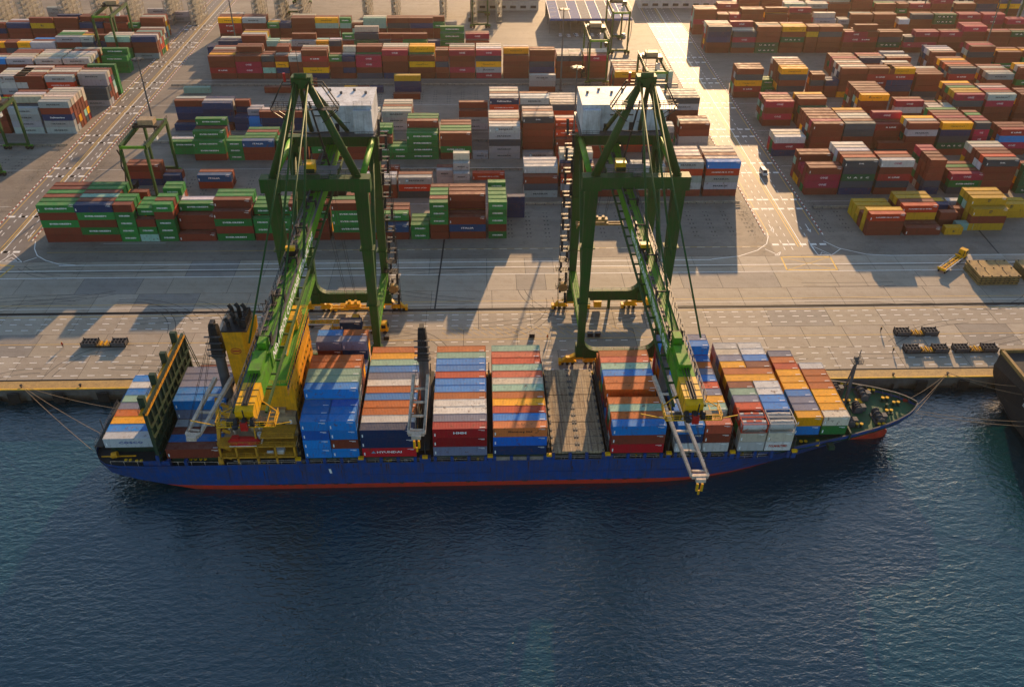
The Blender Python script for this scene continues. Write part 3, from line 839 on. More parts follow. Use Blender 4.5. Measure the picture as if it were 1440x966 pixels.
for q in bulk:
    L_ = 12.0 if q['n'] == 2 else 5.95; v = rnd.uniform(.75, 1.2); c = tuple(a*v*rnd.uniform(.93, 1.07) for a in CC[q['k']])
    bulk_box(q['x'], q['y'], q['z'], L_, c, q)
    k = q['k']
    if q['fr'] and k in TXT and k not in 'QJPCHdAb' and (k in 'Mmgouk' or rnd.random() < .7) and (q['r'] == 0 or q['top']):
        s_, tc, wf, hf = TXT[k]; vs, fs = text_mesh(s_, 0); W_ = wf*L_; H_ = hf*2.62; ox = (L_-W_)/2; n = len(B.v)
        B.v += [(q['x']+ox+a*W_, q['y']-.05, q['z']+1.35-H_/2+b_*H_) for a, b_ in vs]; B.f += [tuple(n+j for j in f) for f in fs]; cols += [TC[tc]]*len(fs)
me = D.meshes.new('container'); me.from_pydata(B.v, [], B.f); me.materials.append(BULK)
at = me.attributes.new('paint', 'FLOAT_COLOR', 'FACE'); at.data.foreach_set('color', [v for c in cols for v in (*c, 1)])
tag(link('shipping_container', me), 'hundreds of farther stacked containers filling the yard blocks up to the top edge', 'containers', 'containers stacked in the yard', 'stuff')
print('containers', len(recs), 'bulk faces', len(B.f))
# ------------------------------------------------------------------ the blue container ship
YC = 155.6
ship = thing('container_ship', 'long blue hulled container ship with yellow deckhouse moored along the quay', 'ship', (0, YC, -3.5))
def shp(mb, name, mats, parent=None, smooth=False):
    o = mb.build(name, mats, parent or ship, smooth)
    if (parent or ship) is ship: o.matrix_parent_inverse = Matrix.Translation((0, -YC, 3.5))
    return o
def interp(T, x):
    for (a, va), (b_, vb) in zip(T, T[1:]):
        if x <= b_:
            t = max(0, (x-a)/(b_-a)); return va+(vb-va)*t
    return T[-1][1]
HD = [(-88.9, 9.5), (-87.8, 12.6), (-85.5, 14.8), (-82, 15.6), (-76, 15.8), (55, 15.8), (62, 15.3), (70, 14.0), (78, 12.2), (86, 10.2), (93, 8.1), (98, 6.0), (101.5, 4.0), (103.8, 2.1), (105, .3)]
HW = [(-88.9, 8.0), (-85, 12.5), (-80, 14.2), (-72, 15.0), (-60, 15.6), (-50, 15.75), (38, 15.75), (48, 15.0), (58, 12.8), (68, 9.6), (78, 6.2), (88, 2.6), (94, .5), (105, .1)]
ZB = [(-88.9, 1.9), (-84, .8), (-76, -1.2), (-68, -3.2), (-60, -5), (-52, -8), (88, -8), (94, -5.5), (99, -1), (102, 2), (105, 4.0)]     # lowest point of each section
ZD = lambda x: 4.3+max(0, (x-60)/45)**2*1.2+max(0, (-70-x)/19)*.2
def hwid(x, z):
    d, w = interp(HD, x), interp(HW, x); zb = interp(ZB, x); t = min(1, max(0, (z+3.5)/7.8)); h = w+(d-w)*t**(1.2 if x > 0 else .9)
    if x > 60 and z < zb+3: h *= max(.02, min(1, (z-zb)/3+.02))**.5
    return h
XS = [-88.9,-88.2,-87,-85,-82,-79,-76,-73,-70,-66,-60,-50,-30,-10,10,30,40,46,52,58,62,66,70,74,78,82,86,89,92,95,97.5,99.5,101.5,103,104.2,105]
def band(zs, name, m):
    b = MB()
    for s in (-1, 1):
        for xa, xb in zip(XS, XS[1:]):
            for (fa, fb) in zip(zs, zs[1:]):
                P = []
                for x, f in ((xa, fa), (xb, fa), (xb, fb), (xa, fb)):
                    if f == -1.9: f = -2.2-1.45*min(1, max(0, (x-38)/34))
                    if f == -3.2: f = -3.2-.55*min(1, max(0, (x-38)/34))
                    z = max(f if f < 4 else ZD(x), interp(ZB, x)); P.append((x, YC+s*hwid(x, z), z))
                if s > 0: P.reverse()
                if max(p[2] for p in P)-min(p[2] for p in P) < .01: continue
                b.poly(P)
    return shp(b, name, m, smooth=False)
hull = band([-1.9, -.6, .8, 2.2, 3.4, 9], 'hull', hullblue); boot = band([-8, -6, -4.4, -3.2, -1.9], 'boot_top', hullred)
b = MB()
for xa, xb in zip(XS, XS[1:]):
    if xb <= -50: za, zb_ = interp(ZB, xa), interp(ZB, xb); b.quad((xa, YC-hwid(xa, za), za), (xa, YC+hwid(xa, za), za), (xb, YC+hwid(xb, zb_), zb_), (xb, YC-hwid(xb, zb_), zb_))
shp(b, 'counter', hullblue)
b = MB(); b.poly([(-88.9, YC+s*hwid(-88.9, z), z) for s, z in ((-1, 4.5), (-1, 3.4), (-1, 2.6), (1, 2.6), (1, 3.4), (1, 4.5))]); shp(b, 'transom', hullblue)
b = MB()
b.tube((88, YC, -3.6), (96, YC, -3.2), 2.3, 16, 2.25); b.tube((96, YC, -3.2), (98.6, YC, -3.0), 2.25, 16, 1.6); b.tube((98.6, YC, -3.0), (99.8, YC, -2.9), 1.6, 16, .4)
shp(b, 'bulbous_bow', hullred, smooth=True)
b = MB(); n = len(XS)
for x0, x1 in zip(XS, XS[1:]):
    if x0 >= 66: continue
    b.quad((x0, YC-hwid(x0, 9)+.05, 3.5), (x1, YC-hwid(x1, 9)+.05, 3.5), (x1, YC+hwid(x1, 9)-.05, 3.5), (x0, YC+hwid(x0, 9)-.05, 3.5))
shp(b, 'main_deck', deckdark)
b = MB()
for x0, x1 in zip(XS, XS[1:]):
    if x0 < 66: continue
    b.quad((x0, YC-hwid(x0, 9)+.05, ZD(x0)-.5), (x1, YC-hwid(x1, 9)+.05, ZD(x1)-.5), (x1, YC+hwid(x1, 9)-.05, ZD(x1)-.5), (x0, YC+hwid(x0, 9)-.05, ZD(x0)-.5))
shp(b, 'foredeck', deckgreen)
b = MB()                                             # bulwark round the bow with stays
for s in (-1, 1):
    for x0, x1 in zip(XS, XS[1:]):
        if x0 < 62: continue
        for o, mm in ((0, 0), (.25, 2)):
            y0, y1 = YC+s*(hwid(x0, 9)-o), YC+s*(hwid(x1, 9)-o)
            b.quad((x0, y0, ZD(x0)), (x1, y1, ZD(x1)), (x1, y1, ZD(x1)+.75), (x0, y0, ZD(x0)+.75), mm)
        b.beam((x0, YC+s*(hwid(x0, 9)-.12), ZD(x0)+.8), (x1, YC+s*(hwid(x1, 9)-.12), ZD(x1)+.8), .28, .1, m=1)
    x = 68
    while x < 104: 
        y = YC+s*(hwid(x, 9)-.25); b.beam((x, y, ZD(x)+.7), (x, y-s*1.2, ZD(x)-.5), .12, .2, m=1); x += 1.7
shp(b, 'bulwark', [hullblue, greysteel, darkgreen])
b = MB()
b.poly([(x, YC-hwid(x, z)-.03, z) for x, z in ((49, 2.4), (49.6, 2.4), (49.9, 3.6), (49.3, 3.6))], 0); b.poly([(x, YC-hwid(x, z)-.03, z) for x, z in ((-35.4, 1.2), (-34.9, 1.2), (-35.1, 2.6), (-35.6, 2.6))], 0)
for x0, x1 in ((-28, 1), (9, 38), (39, 50)): b.beam((x0, YC-15.84, .6), (x1, YC-15.84, .6), .12, .16, m=1)
shp(b, 'hull_marks', [wm, hullblue])
b = MB(); rh = random.Random(4)
for i in range(34):
    x = rh.uniform(-56, 38); w_ = rh.uniform(.08, .3); z1 = rh.choice((3.9, 3.9, 2.2)); l_ = rh.uniform(.8, 3.2)
    b.poly([(x-w_/2, YC-15.83, z1), (x-w_*.2, YC-15.83, z1-l_), (x+w_*.2, YC-15.83, z1-l_), (x+w_/2, YC-15.83, z1)])
for i in range(30):
    x = rh.uniform(-50, 38); w_ = rh.uniform(.3, 2.2); b.poly([(x, YC-15.82, -2.0), (x+w_, YC-15.82, -2.0), (x+w_*.8, YC-15.82, -2.0-rh.uniform(.1, .5)), (x+w_*.3, YC-15.82, -2.0-rh.uniform(.1, .4))], 1)
tag(shp(b, 'rust_streak', [paint('rust_run', (.07, .035, .03), .8, dirt=.3, rust=.5), deckdark]), kind='stuff')
b = MB()
for i in range(12): b.box(-58+i*8.6, YC-15.85, -1.8, -57.95+i*8.6, YC-15.79, 4.2)
tag(shp(b, 'plate_seam', deckdark), kind='stuff')
# coamings, posts and walkways
b = MB(); bays = [(-71.2, -59), (-40.4, -28.3), (-27.7, -15.7), (-11.8, .2), (1.6, 13.6), (14.9, 26.9), (28.1, 40.1), (42.7, 54.9), (57.1, 69.3)]
for x0, x1 in bays: b = MB(); b.box(x0+.4, 142, 3.5, x1-.4, 169.2, 4.9); shp(b, 'hatch_coaming', darkgreen)
for q_ in ((71.2, 146.2, 3.9, 83.4, 165.5, 5.7), (-85.5, 145.5, 3.5, -74.5, 165.5, 5.7)): b = MB(); b.box(*q_); shp(b, 'hatch_coaming', darkgreen)
b = MB()
for x0, x1 in bays:
    for k in range(4 if x0 > -60 else 2):
        x = x0+.3+k*(x1-x0-.6)/3
        for yy in (140.5, 170.2): b = MB(); b.box(x-.35, yy-.5, 3.5, x+.35, yy+.5, 5.45); shp(b, 'container_post', hullblue)
b = MB()
for x0, x1 in bays:
    if x0 == 14.9 or x0 < -60: continue
    b = MB(); b.box(x0, 140.3, 5.2, x1, 170.7, 5.46); shp(b, 'hatch_cover', darkgreen)
# the empty bay: pontoon covers with joints, sockets and lifting pads
for k in range(3):
    h = MB(); y0 = 140.9+k*10.05
    h.box(14.9, y0, 5.1, 26.9, y0+9.8, 5.8)
    for xx in (17.8, 20.9, 24.0): h.box(xx-.06, y0+.1, 5.8, xx+.06, y0+9.7, 5.83, 1)
    for j in range(1, 4): h.box(15, y0+j*2.45-.035, 5.8, 26.8, y0+j*2.45+.035, 5.82, 1)
    for j in range(4):
        for xx in (15.2, 20.6, 21.2, 26.6):
            for dd in (.25, 2.3): h.box(xx-.2, y0+.05+j*2.45+dd-.2, 5.8, xx+.2, y0+.05+j*2.45+dd+.2, 5.93, 1)
    shp(h, 'hatch_cover', [hatchm, greysteel])
for gx in (-42.0, -28.05, -13.75, .9, 14.2, 27.5, 41.4, 56.0, 70.2):          # lashing bridges between the bays
    b = MB(); w_ = 1.0 if gx in (-13.75,) else .28
    b.box(gx-w_, 141.2, 6.6, gx+w_, 169.8, 6.75)
    for i in range(13): y = 140.9+i*2.45; b.box(gx-.12, y-.12, 3.5, gx+.12, y+.12, 8.8)
    b.box(gx-.1, 141.2, 8.6, gx+.1, 169.8, 8.75)
    for yy in (140.6, 170.2): b.box(gx-w_-.25, yy-.7, 3.5, gx+w_+.25, yy+.5, 5.3, 1); b.box(gx-.6, yy-.9, 5.3, gx+.6, yy-.2, 5.9, 2)
    shp(b, 'lashing_bridge', [deckdark, hullblue, yellow])
b = MB()
for x in range(-58, 66, 3): 
    b.box(x, 140.1, 3.5, x+.06, 140.16, 4.7)
b.beam((-58, 140.13, 4.7), (64, 140.13, 4.7), .06, .06); b.beam((-58, 140.13, 4.1), (64, 140.13, 4.1), .05, .05)
b.beam((-84, 141, 4.9), (-60, 140.2, 4.9), .06, .06)
for i in range(9): b.box(-84+i*3, 140.9-i*.09, 3.5, -83.93+i*3, 140.97-i*.09, 4.9)
shp(b, 'deck_railing', cream_steel)
b = MB(); b.beam((2, 140.6, 4.1), (13, 140.6, 4.1), .9, .35); b.rail([(2, 140.25, 4.2), (13, 140.25, 4.2)], .7); shp(b, 'gangway', cream_steel)
rj = random.Random(5); b = MB()                       # pipes, lockers and small deck gear along the side passages
for i in range(110):
    x = rj.uniform(-57, 66); y = rj.choice((140.9, 141.4)) if rj.random() < .7 else 170; s_ = rj.uniform(.15, .45)
    b.box(x, y-s_/2, 3.5, x+s_*rj.uniform(.8, 2.5), y+s_/2, 3.5+s_*rj.uniform(.8, 2), rj.choice((0, 0, 1, 2)))
b.tube((-57, 141.6, 3.8), (66, 141.6, 3.8), .12, 6, m=1); shp(b, 'deck_gear', [greysteel, cream_steel, yellow])
# green wind screen between the two stern bays
b = MB(); b.box(-73.2, 140.4, 3.5, -72.75, 169.8, 19.4)
b.box(-74.2, 140.4, 18.6, -72.3, 169.8, 18.8, 1); 
b.box(-73.3, 140.0, 2.5, -72.6, 141.6, 7.0, 2); b.box(-76.5, 140.2, 3.4, -70.5, 140.6, 5.2, 2); wall = shp(b, 'wind_screen', [darkgreen, ochre, hullblue])
b = MB()
for i in range(12):
    y = 140.6+i*2.64; b.beam((-72.6, y, 3.5), (-72.6, y, 18.6), .35, .5); b.beam((-72.7, y, 6), (-71.5, y, 3.5), .12, .12)
    if i % 3 == 1: b.box(-74.6, y-.5, 17.2, -73.2, y+.5, 21.6)
for z in (6.4, 9.2, 12.0, 14.8): b.box(-72.7, 140.5, z, -72.1, 169.7, z+.18)
b.rail([(-74.1, 140.5, 18.8), (-74.1, 169.7, 18.8)], 1.1); b.rail([(-72.35, 140.5, 18.8), (-72.35, 169.7, 18.8)], 1.1)
b.beam((-72.3, 169.7, 18.8), (-69.8, 169.7, 4), .15, .15); b.beam((-72.2, 168.7, 18.8), (-69.7, 168.7, 4), .15, .15)
b.build('frame', darkgreen, wall)
# stern gear
b = MB()
for x, y in ((-86, 147), (-84, 143.2), (-80.5, 142.0), (-66, 141.9), (-63.8, 141.9), (-78, 141.7)):
    for dx in (-.5, .5): b.tube((x+dx, y, 3.5), (x+dx, y, 4.3), .26, 10); b.tube((x+dx, y, 4.2), (x+dx, y, 4.4), .36, 10, m=1)
    b.box(x-1, y-.4, 3.5, x+1, y+.4, 3.62)
b.tube((-84.5, 143.4, 4.4), (-83.3, 143.6, 4.6), .75, 12, m=2); b.beam((-87, 143.5, 4), (-79, 143, 4.6), .25, .25, m=2)
shp(b, 'mooring_bitts', [deckdark, yellow, ochre])
b = MB(); b.tube((-88.2, 150, 3.4), (-88.2, 150, 9.5), .12, 8); b.box(-88.8, 145.4, 5.2, -87.0, 161, 5.32, 1); b.rail([(-88.7, 145.6, 5.32), (-88.7, 161, 5.32)], 1.0, .025, m=0)
for yy in (145.4, 149, 153, 157, 160.8): b.box(-88.9, yy-.1, 3.5, -88.7, yy+.1, 5.6)
shp(b, 'stern_platform', [greysteel, deckdark])
# deckhouse
ochre2 = paint('gallery_ochre', (.66, .31, .02), .6, dirt=.5, rust=.5)
def windows(parent, face, pts, w, h, name='window'):
    for (x, y, z) in pts:
        b = MB()
        if face == 'x': b.box(x, y-w/2, z, x+.06, y+w/2, z+h)
        else: b.box(x-w/2, y-.06, z, x+w/2, y, z+h)
        b.build(name, glass, parent)
b = MB(); b.box(-50.5, 146.5, 3.5, -42.1, 168.5, 23.2); b.box(-47.5, 141.4, 22.6, -42.0, 170, 25.6); b.box(-50.5, 150, 23.2, -47.5, 166, 25.0)
for z in (6.2, 9.0, 11.8, 14.6, 17.4, 20.2): b.box(-42.1, 146.5, z-.08, -41.98, 168.5, z+.08)
tower = shp(b, 'deckhouse', ochre)
windows(tower, 'x', [(-42.1, 148.2+j*2.35, 4.6+i*2.8) for i in range(6) for j in range(9)], .55, .6)
windows(tower, 'x', [(-42.0, 142.6+j*1.75, 23.9) for j in range(16)], 1.2, .9)
b = MB(); b.box(-47.7, 141.3, 25.6, -41.8, 170.1, 25.75); b.build('roof', green_lit, tower)
b = MB(); b.rail([(-47.6, 141.5, 25.75), (-41.9, 141.5, 25.75), (-41.9, 169.9, 25.75), (-47.6, 169.9, 25.75), (-47.6, 141.5, 25.75)], 1.1, step=1.4)
b.rail([(-50.4, 146.7, 23.2), (-47.5, 146.7, 23.2)], 1.1); b.build('railing', yellow, tower)
b = MB(); b.box(-46.6, 161.5, 25.75, -42.8, 167.2, 28.6); b.box(-45.8, 155, 25.75, -44.8, 161.5, 26.9)
for z in (26.4, 27.2, 28.0): b.box(-42.82, 161.9, z, -42.7, 166.8, z+.2, 1)
b.beam((-43.2, 166, 28.6), (-43.2, 150, 27.0), .35, .35); b.beam((-46.2, 166, 28.6), (-46.2, 152, 26.6), .3, .3)
b.rail([(-46.5, 161.6, 28.6), (-42.9, 161.6, 28.6), (-42.9, 167.1, 28.6)], 1.0); b.build('signal_house', [yellow, dark], tower)
b = MB(); b.tube((-48.5, 160, 25), (-48.5, 160, 35), .35, 10, .2); b.beam((-50.6, 160, 32), (-46.4, 160, 32), .2, .2); b.beam((-49.9, 160, 34), (-47.1, 160, 34), .15, .15)
for i in range(5): b.beam((-50.3+i*.95, 160, 32), (-50.5+i*.95, 160.5, 33.6), .12, .12)
b.box(-49.6, 159.2, 29.8, -47.4, 161, 30.1); b.beam((-49.9, 159.3, 31), (-47.0, 159.6, 31.6), .25, .5, m=1); b.tube((-45.9, 158.5, 25.7), (-45.9, 158.5, 26.7), .5, 12, .4, m=1)
b.tube((-44.0, 152.6, 25.75), (-44.0, 152.6, 26.8), .45, 12, .3, m=1)
b.build('radar_mast', [dark, white], tower)
# lower decks on the near side with galleries, then the aft engine casing
b = MB(); b.box(-58.6, 143.5, 3.5, -42.2, 150, 9.4); b.box(-52.6, 144.5, 9.4, -42.2, 149.6, 14.4); b.box(-58.6, 150, 3.5, -50.5, 168, 13.5)
b.box(-60.2, 150.8, 3.5, -50.8, 166, 12)
low = shp(b, 'lower_deckhouse', beige)
windows(low, 'y', [(-57+i*2.1, 143.5, 7.2) for i in range(7)], .7, .7)
windows(low, 'y', [(-51.4+i*2.1, 144.5, 12.0) for i in range(4)], .7, .7)
b = MB()
for z, y1 in ((6.2, 143.5), (9.4, 143.5), (12.0, 144.5)):
    x0 = -59.2 if z < 10 else -49.5
    b.box(x0, 140.5, z-.18, -42.2, y1, z); b.box(x0, 140.3, z-.4, -42.2, 140.55, z-.05)
    b.rail([(x0, 140.4, z), (-42.3, 140.4, z)], 1.1, step=1.4)
for x in (-59, -55.4, -51.0, -46.8, -42.6): b.box(x-.2, 140.3, 3.5, x+.2, 140.7, 9.3)
b.beam((-59.6, 140.4, 3.6), (-59.6, 147.5, 17.5), .75, .75); b.beam((-50.9, 140.6, 3.6), (-50.9, 142, 13.4), .3, .3)
for i in range(7): b.beam((-58.9, 141.6+i*.9, 5.5+i*1.75), (-57.2, 141.6+i*.9, 4.7+i*1.75), .3, .8)
b.build('gallery', ochre2, low)
b = MB(); b.box(-52.4, 145, 14.4, -43, 149.2, 14.5); b.box(-47.5, 145.4, 14.5, -44.5, 147.6, 15.4); b.tube((-43.4, 144.9, 12.2), (-43.4, 144.9, 13.3), .5, 10, m=1); b.tube((-50.4, 143, 9.4), (-50.4, 143, 10.9), .5, 10, m=1)
b.box(-47, 141.0, 6.2, -45.2, 142.6, 7.4, 1); b.tube((-49, 141.4, 6.6), (-47.6, 141.4, 6.6), .35, 8, m=1); b.build('deck_fittings', [beige, white], low)
b = MB(); b.box(-58.4, 150.2, 12, -50.6, 151.6, 12.2); b.rail([(-60, 150.9, 12), (-50.9, 150.9, 12)], 1.1, step=1.3); b.box(-60.1, 158, 12, -52.5, 165.8, 13.4, 1)
for i in range(8): b.beam((-60+i*1.2, 150.5, 8.2), (-60+i*1.2, 150.5, 12), .1, .1)
b.build('casing_gallery', [ochre, dark], low)
# lifeboat under its davit
boat = tag(link('lifeboat', None, None, (-53.6, 141.6, 9.6)), 'red enclosed lifeboat slung in davits on the near side of the yellow deckhouse', 'lifeboat')
b = MB(); ns = 12; sec = []
for i in range(ns+1):
    t = i/ns*2-1; x = t*3.6; w_ = 1.35*(1-abs(t)**2.6)**.6+.02; h0 = -1.15*(1-abs(t)**3)**.5; h1 = .95*(1-abs(t)**4)**.5+.25
    sec.append([(x, w_*cos(a), (h1 if sin(a) > 0 else -h0)*sin(a)) for a in [j*2*pi/14 for j in range(14)]])
for s0, s1 in zip(sec, sec[1:]):
    for j in range(14): b.poly([s0[j], s1[j], s1[(j+1) % 14], s0[(j+1) % 14]])
b.poly(sec[0]); b.poly(sec[-1][::-1]); b.build('boat_hull', red, boat, True)
b = MB(); b.box(-2.6, -.6, .9, -1.0, .6, 1.5); b.box(-3.0, -1.42, -.1, 3.0, -1.36, .05, 1); b.build('cockpit', [red, wm], boat)
b = MB()
for x in (-56.2, -49.7):
    b.beam((x, 144.5, 9.4), (x, 143.8, 12.6), .35, .5); b.beam((x, 143.8, 12.6), (x, 141.6, 13.6), .3, .4); b.tube((x, 141.8, 13.5), (x, 141.9, 12.2), .04, 5)
    b.beam((x, 141.0, 9.4), (x, 143.2, 9.9), .3, .3)
b.beam((-56.2, 143.8, 12.6), (-49.7, 143.8, 12.6), .2, .2); shp(b, 'davit', cream_steel)
# funnel
b = MB(); b.hexa([(-56.4,152.4,12),(-52.8,152.4,12),(-52.3,159,12),(-56.4,159,12),(-56.8,151.8,32.2),(-52.6,151.8,32.2),(-50.6,158.4,32.2),(-56.8,158.4,32.2)])
fun = shp(b, 'funnel', ochre)
b = MB(); b.box(-56.9, 151.7, 32.2, -51.3, 158.6, 32.5)
for x, y, h in ((-55.6, 153.6, 1.2), (-54.6, 155.2, 1.6), (-55.4, 157.2, 2.4), (-53.9, 157.3, 2.6), (-52.6, 157.4, 2.4), (-53.2, 154.0, 1.0)):
    b.tube((x, y, 32.4), (x, y, 32.4+h), .46, 10); b.tube((x, y, 32.4+h), (x-.6, y+.2, 33.2+h), .46, 10)
for i in range(7): b.box(-52.6, 153+i*.8, 32.4, -51.6, 153.4+i*.8, 34.4)
b.build('exhaust_pipe', dark, fun)
b = MB(); pts = [(-54.6+1.1*cos(a), 151.88-(a*0), 27.0+.75*sin(a)) for a in [i*2*pi/20 for i in range(21)]]
for p, q_ in zip(pts, pts[1:]): b.beam(p, q_, .05, .16)
b.box(-55.4, 151.82, 26.85, -53.8, 152.0, 27.15); b.build('funnel_emblem', TM['V'], fun)
# deck cranes: pedestal, house and a two-beam jib
def deck_crane(x, y, ztop, piv, tips, w0, n, mat_j=cream_steel, hook=True):
    b = MB(); b.tube((x, y, 3.5), (x, y, ztop-9), 1.2, 20, 1.1); b.tube((x, y, ztop-9), (x, y, ztop-8.2), 1.4, 20)
    ped = shp(b, 'deck_crane', [greysteel])
    b = MB(); b.hexa([(x-1.25,y-1.5,ztop-8.2),(x+1.25,y-1.5,ztop-8.2),(x+1.25,y+1.6,ztop-8.2),(x-1.25,y+1.6,ztop-8.2),(x-.85,y-.7,ztop-1),(x+.85,y-.7,ztop-1),(x+.85,y+1.3,ztop-1),(x-.85,y+1.3,ztop-1)])
    b.tube((x-.8, y, ztop-1), (x+.8, y, ztop-1), .8, 12); b.box(x-.5, y-.6, ztop-1, x+.5, y+1, ztop+.3)
    for i in range(4): b.box(x-1.75, y-1.9, ztop-7.6+i*1.7, x+1.75, y-1.5, ztop-7.45+i*1.7, 1)
    b.rail([(x-1.8, y-2, ztop-7.5), (x+1.8, y-2, ztop-7.5)], 1, m=1)
    b.build('crane_house', [dark, greysteel], ped)
    b = MB(); P = [Vector(piv)+Vector((s*w0/2, 0, 0)) for s in (-1, 1)]; T = [Vector(t) for t in tips]
    for p, t in zip(P, T): b.beam(p, t, .75, 1.0, .55, .7)
    for i in range(1, n+1):
        f = i/(n+.25); b.beam(P[0].lerp(T[0], f), P[1].lerp(T[1], f), .4, .45)
    b.beam(T[0], T[1], .8, .8); c = (T[0]+T[1])/2; b.box(c.x-1.0, c.y-1.3, c.z-.6, c.x+1.0, c.y-.3, c.z+.3)
    j = b.build('jib', mat_j, ped)
    b = MB()
    for t in T: b.tube(Vector((x, y, ztop)), t+Vector((0, .5, .4)), .05, 5); b.tube(Vector((x+.4, y, ztop)), t+Vector((.2, .5, .4)), .05, 5)
    b.build('luffing_rope', dark, ped)
    if hook:
        b = MB()
        for s in (-.5, .5): b.box(c.x+s-.22, c.y-1.2, c.z-3.2, c.x+s+.22, c.y-.7, c.z-1.2); b.tube((c.x+s, c.y-.95, c.z-1.2), (c.x+s, c.y-.95, c.z-.3), .04, 5)
        b.box(c.x-.2, c.y-1.1, c.z-4.3, c.x+.2, c.y-.8, c.z-3.1); b.build('hook_block', yellow, ped)
deck_crane(-58.9, 153.2, 33.6, (-58.7, 151.8, 19.5), [(-62.9, 135.4, 17.6), (-60.2, 135.0, 17.6)], 3.6, 3, hook=False)
deck_crane(-13.8, 152.8, 32.2, (-14.5, 151.3, 20.0), [(-16.6, 136.6, 15.8), (-13.2, 136.5, 15.8)], 3.2, 4)
deck_crane(41.4, 153.8, 31.0, (40.3, 152.2, 18.0), [(42.6, 125.2, 13.0), (46.0, 125.2, 13.0)], 3.4, 5)
# foredeck gear
def winch(x, y, z, L_):
    b = MB(); b.tube((x, y-L_/2, z+1), (x, y+L_/2, z+1), .62, 14); 
    for t in (-.5, -.15, .2, .5): b.tube((x, y+L_*t-.08, z+1), (x, y+L_*t+.08, z+1), 1.0, 16, m=1)
    b.box(x-1.2, y-L_/2, z, x+1.2, y+L_/2, z+.25); b.box(x+.9, y-.7, z+.2, x+2.0, y+.7, z+1.5, 1); shp(b, 'mooring_winch', [greysteel, greysteel])
for x, y, L_ in ((93.2, 160.2, 4), (94.0, 151.6, 4), (87.4, 162.6, 3.2), (86.6, 150.6, 3.2), (85.4, 156.6, 3), (90.2, 155.2, 2.4)): winch(x, y, ZD(x)-.5, L_)
def bitt(x, y):
    z = ZD(x)-.5; b = MB(); b.box(x-1.1, y-.45, z, x+1.1, y+.45, z+.15)
    for dx in (-.55, .55): b.tube((x+dx, y, z+.1), (x+dx, y, z+.95), .28, 10); b.tube((x+dx, y, z+.9), (x+dx, y, z+1.1), .42, 10, m=1)
    shp(b, 'bitts', [darkgreen, yellow])
for x, y in ((73.6, 143.9), (88.6, 149.2), (97.4, 153.6), (98.2, 158.2), (96.0, 161.4), (90.2, 164.2), (84.2, 166.2), (88.6, 157.9), (93.8, 148.9), (100.2, 156.4)): bitt(x, y)
b = MB(); z = 4.4
b.tube((88.9, 158.8, z), (89.4, 160.4, 17), .45, 10, .32); b.tube((87.6, 159.4, z), (89.2, 160.4, 14), .2, 8); b.tube((88, 157.2, z), (89.2, 160.2, 13), .2, 8)
b.box(88.3, 159.2, 15.2, 90.6, 161.4, 15.4); b.rail([(88.3, 159.2, 15.4), (90.6, 159.2, 15.4), (90.6, 161.4, 15.4)], 1, step=1); b.tube((89.9, 160.6, 15.4), (89.9, 160.6, 18.6), .12, 6); b.box(88.4, 159.5, 16.4, 89.1, 160.1, 17.2)
shp(b, 'foremast', greysteel)
b = MB(); b.box(84.6, 144.8, 4.3, 85.0, 166.6, 6.4); b.box(79, 141.8, 3.9, 80.4, 143.4, 4.9); b.box(76.5, 143.2, 3.9, 77.2, 144, 5.3, 1); b.box(91, 157.2, 4.2, 92.4, 158.8, 5.0, 1); b.tube((97.6, 155.5, 4.6), (97.6, 155.5, 5.9), .35, 10); b.tube((80.2, 167.2, 4.2), (80.2, 167.2, 5.8), .4, 10, m=1)
shp(b, 'foredeck_fittings', [darkgreen, yellow])
b = MB(); b.tube((103.4, 157.4, 4.6), (103.6, 159.2, 5.1), .8, 12, .6); shp(b, 'fairlead', hullred)

# dark ship moored at the right edge: its stern only is in view
ship2 = thing('moored_ship', 'stern of a dark hulled ship with rusty deck edge at the right edge', 'ship', (131.5, 155, -3.5))
def sp2(b, n, m):
    o = b.build(n, m, ship2); o.matrix_parent_inverse = Matrix.Translation((-131.5, -155, 3.5)); return o
b = MB(); prof = [(171.2, 9.6), (171.4, 6), (170.6, 2.5), (166, -1.0), (158, -2.6), (146, -2.6), (138, -1.2), (133, 2.5), (132.2, 6), (132.4, 9.6)]
cut = [(0, 1.0), (1.2, .2), (6, -1.5), (16, -6), (40, -10), (200, -10)]
def s2sec(dx, dz): return [(131.5+dx+(1.2 if i in (0, 9) else 0)*(1 if dx == 0 else 0), y if dx > 0 else 151.8+(y-151.8)*.955, (z if z > 5 else z+dz)) for i, (y, z) in enumerate(prof)]
secs = [s2sec(0, 1.5), s2sec(1.0, 0), s2sec(8, -3), s2sec(20, -8), s2sec(170, -8)]
for a_, c_ in zip(secs, secs[1:]):
    for j in range(len(prof)-1): b.poly([a_[j], a_[j+1], c_[j+1], c_[j]])
b.poly(secs[0]); sp2(b, 'hull', paint('dark_hull_paint', (.022, .022, .025), .45, dirt=.4, rust=.5, scale=.2))
b = MB(); b.box(132.0, 133, 9.3, 301, 171, 9.5); b.box(132.0, 133.2, 9.5, 132.8, 170.9, 10.4, 1); b.box(132.0, 170.6, 9.5, 301, 171.2, 10.4, 1)
for i in range(14): b.box(134+rj.uniform(0, 16), 136+i*2.4, 9.5, 135.5+rj.uniform(0, 16), 137.4+i*2.4, 10.2+rj.random(), rj.choice((0, 1, 2)))
sp2(b, 'aft_deck', [deckdark, pontoon, greysteel])
for tx, y0, z0, w_, h_ in (('NYK', 155.8, 6.6, 3.0, 1.1), ('SINGAPORE', 155.4, 4.9, 7.4, .9)):
    vs, fs = text_mesh(tx, 1); b = MB(); b.v = [(131.40, y0-x*w_, z0+z*h_) for x, z in vs]; b.f = [tuple(f) for f in fs]; b.m = [0]*len(fs); sp2(b, 'lettering', TM['w'])
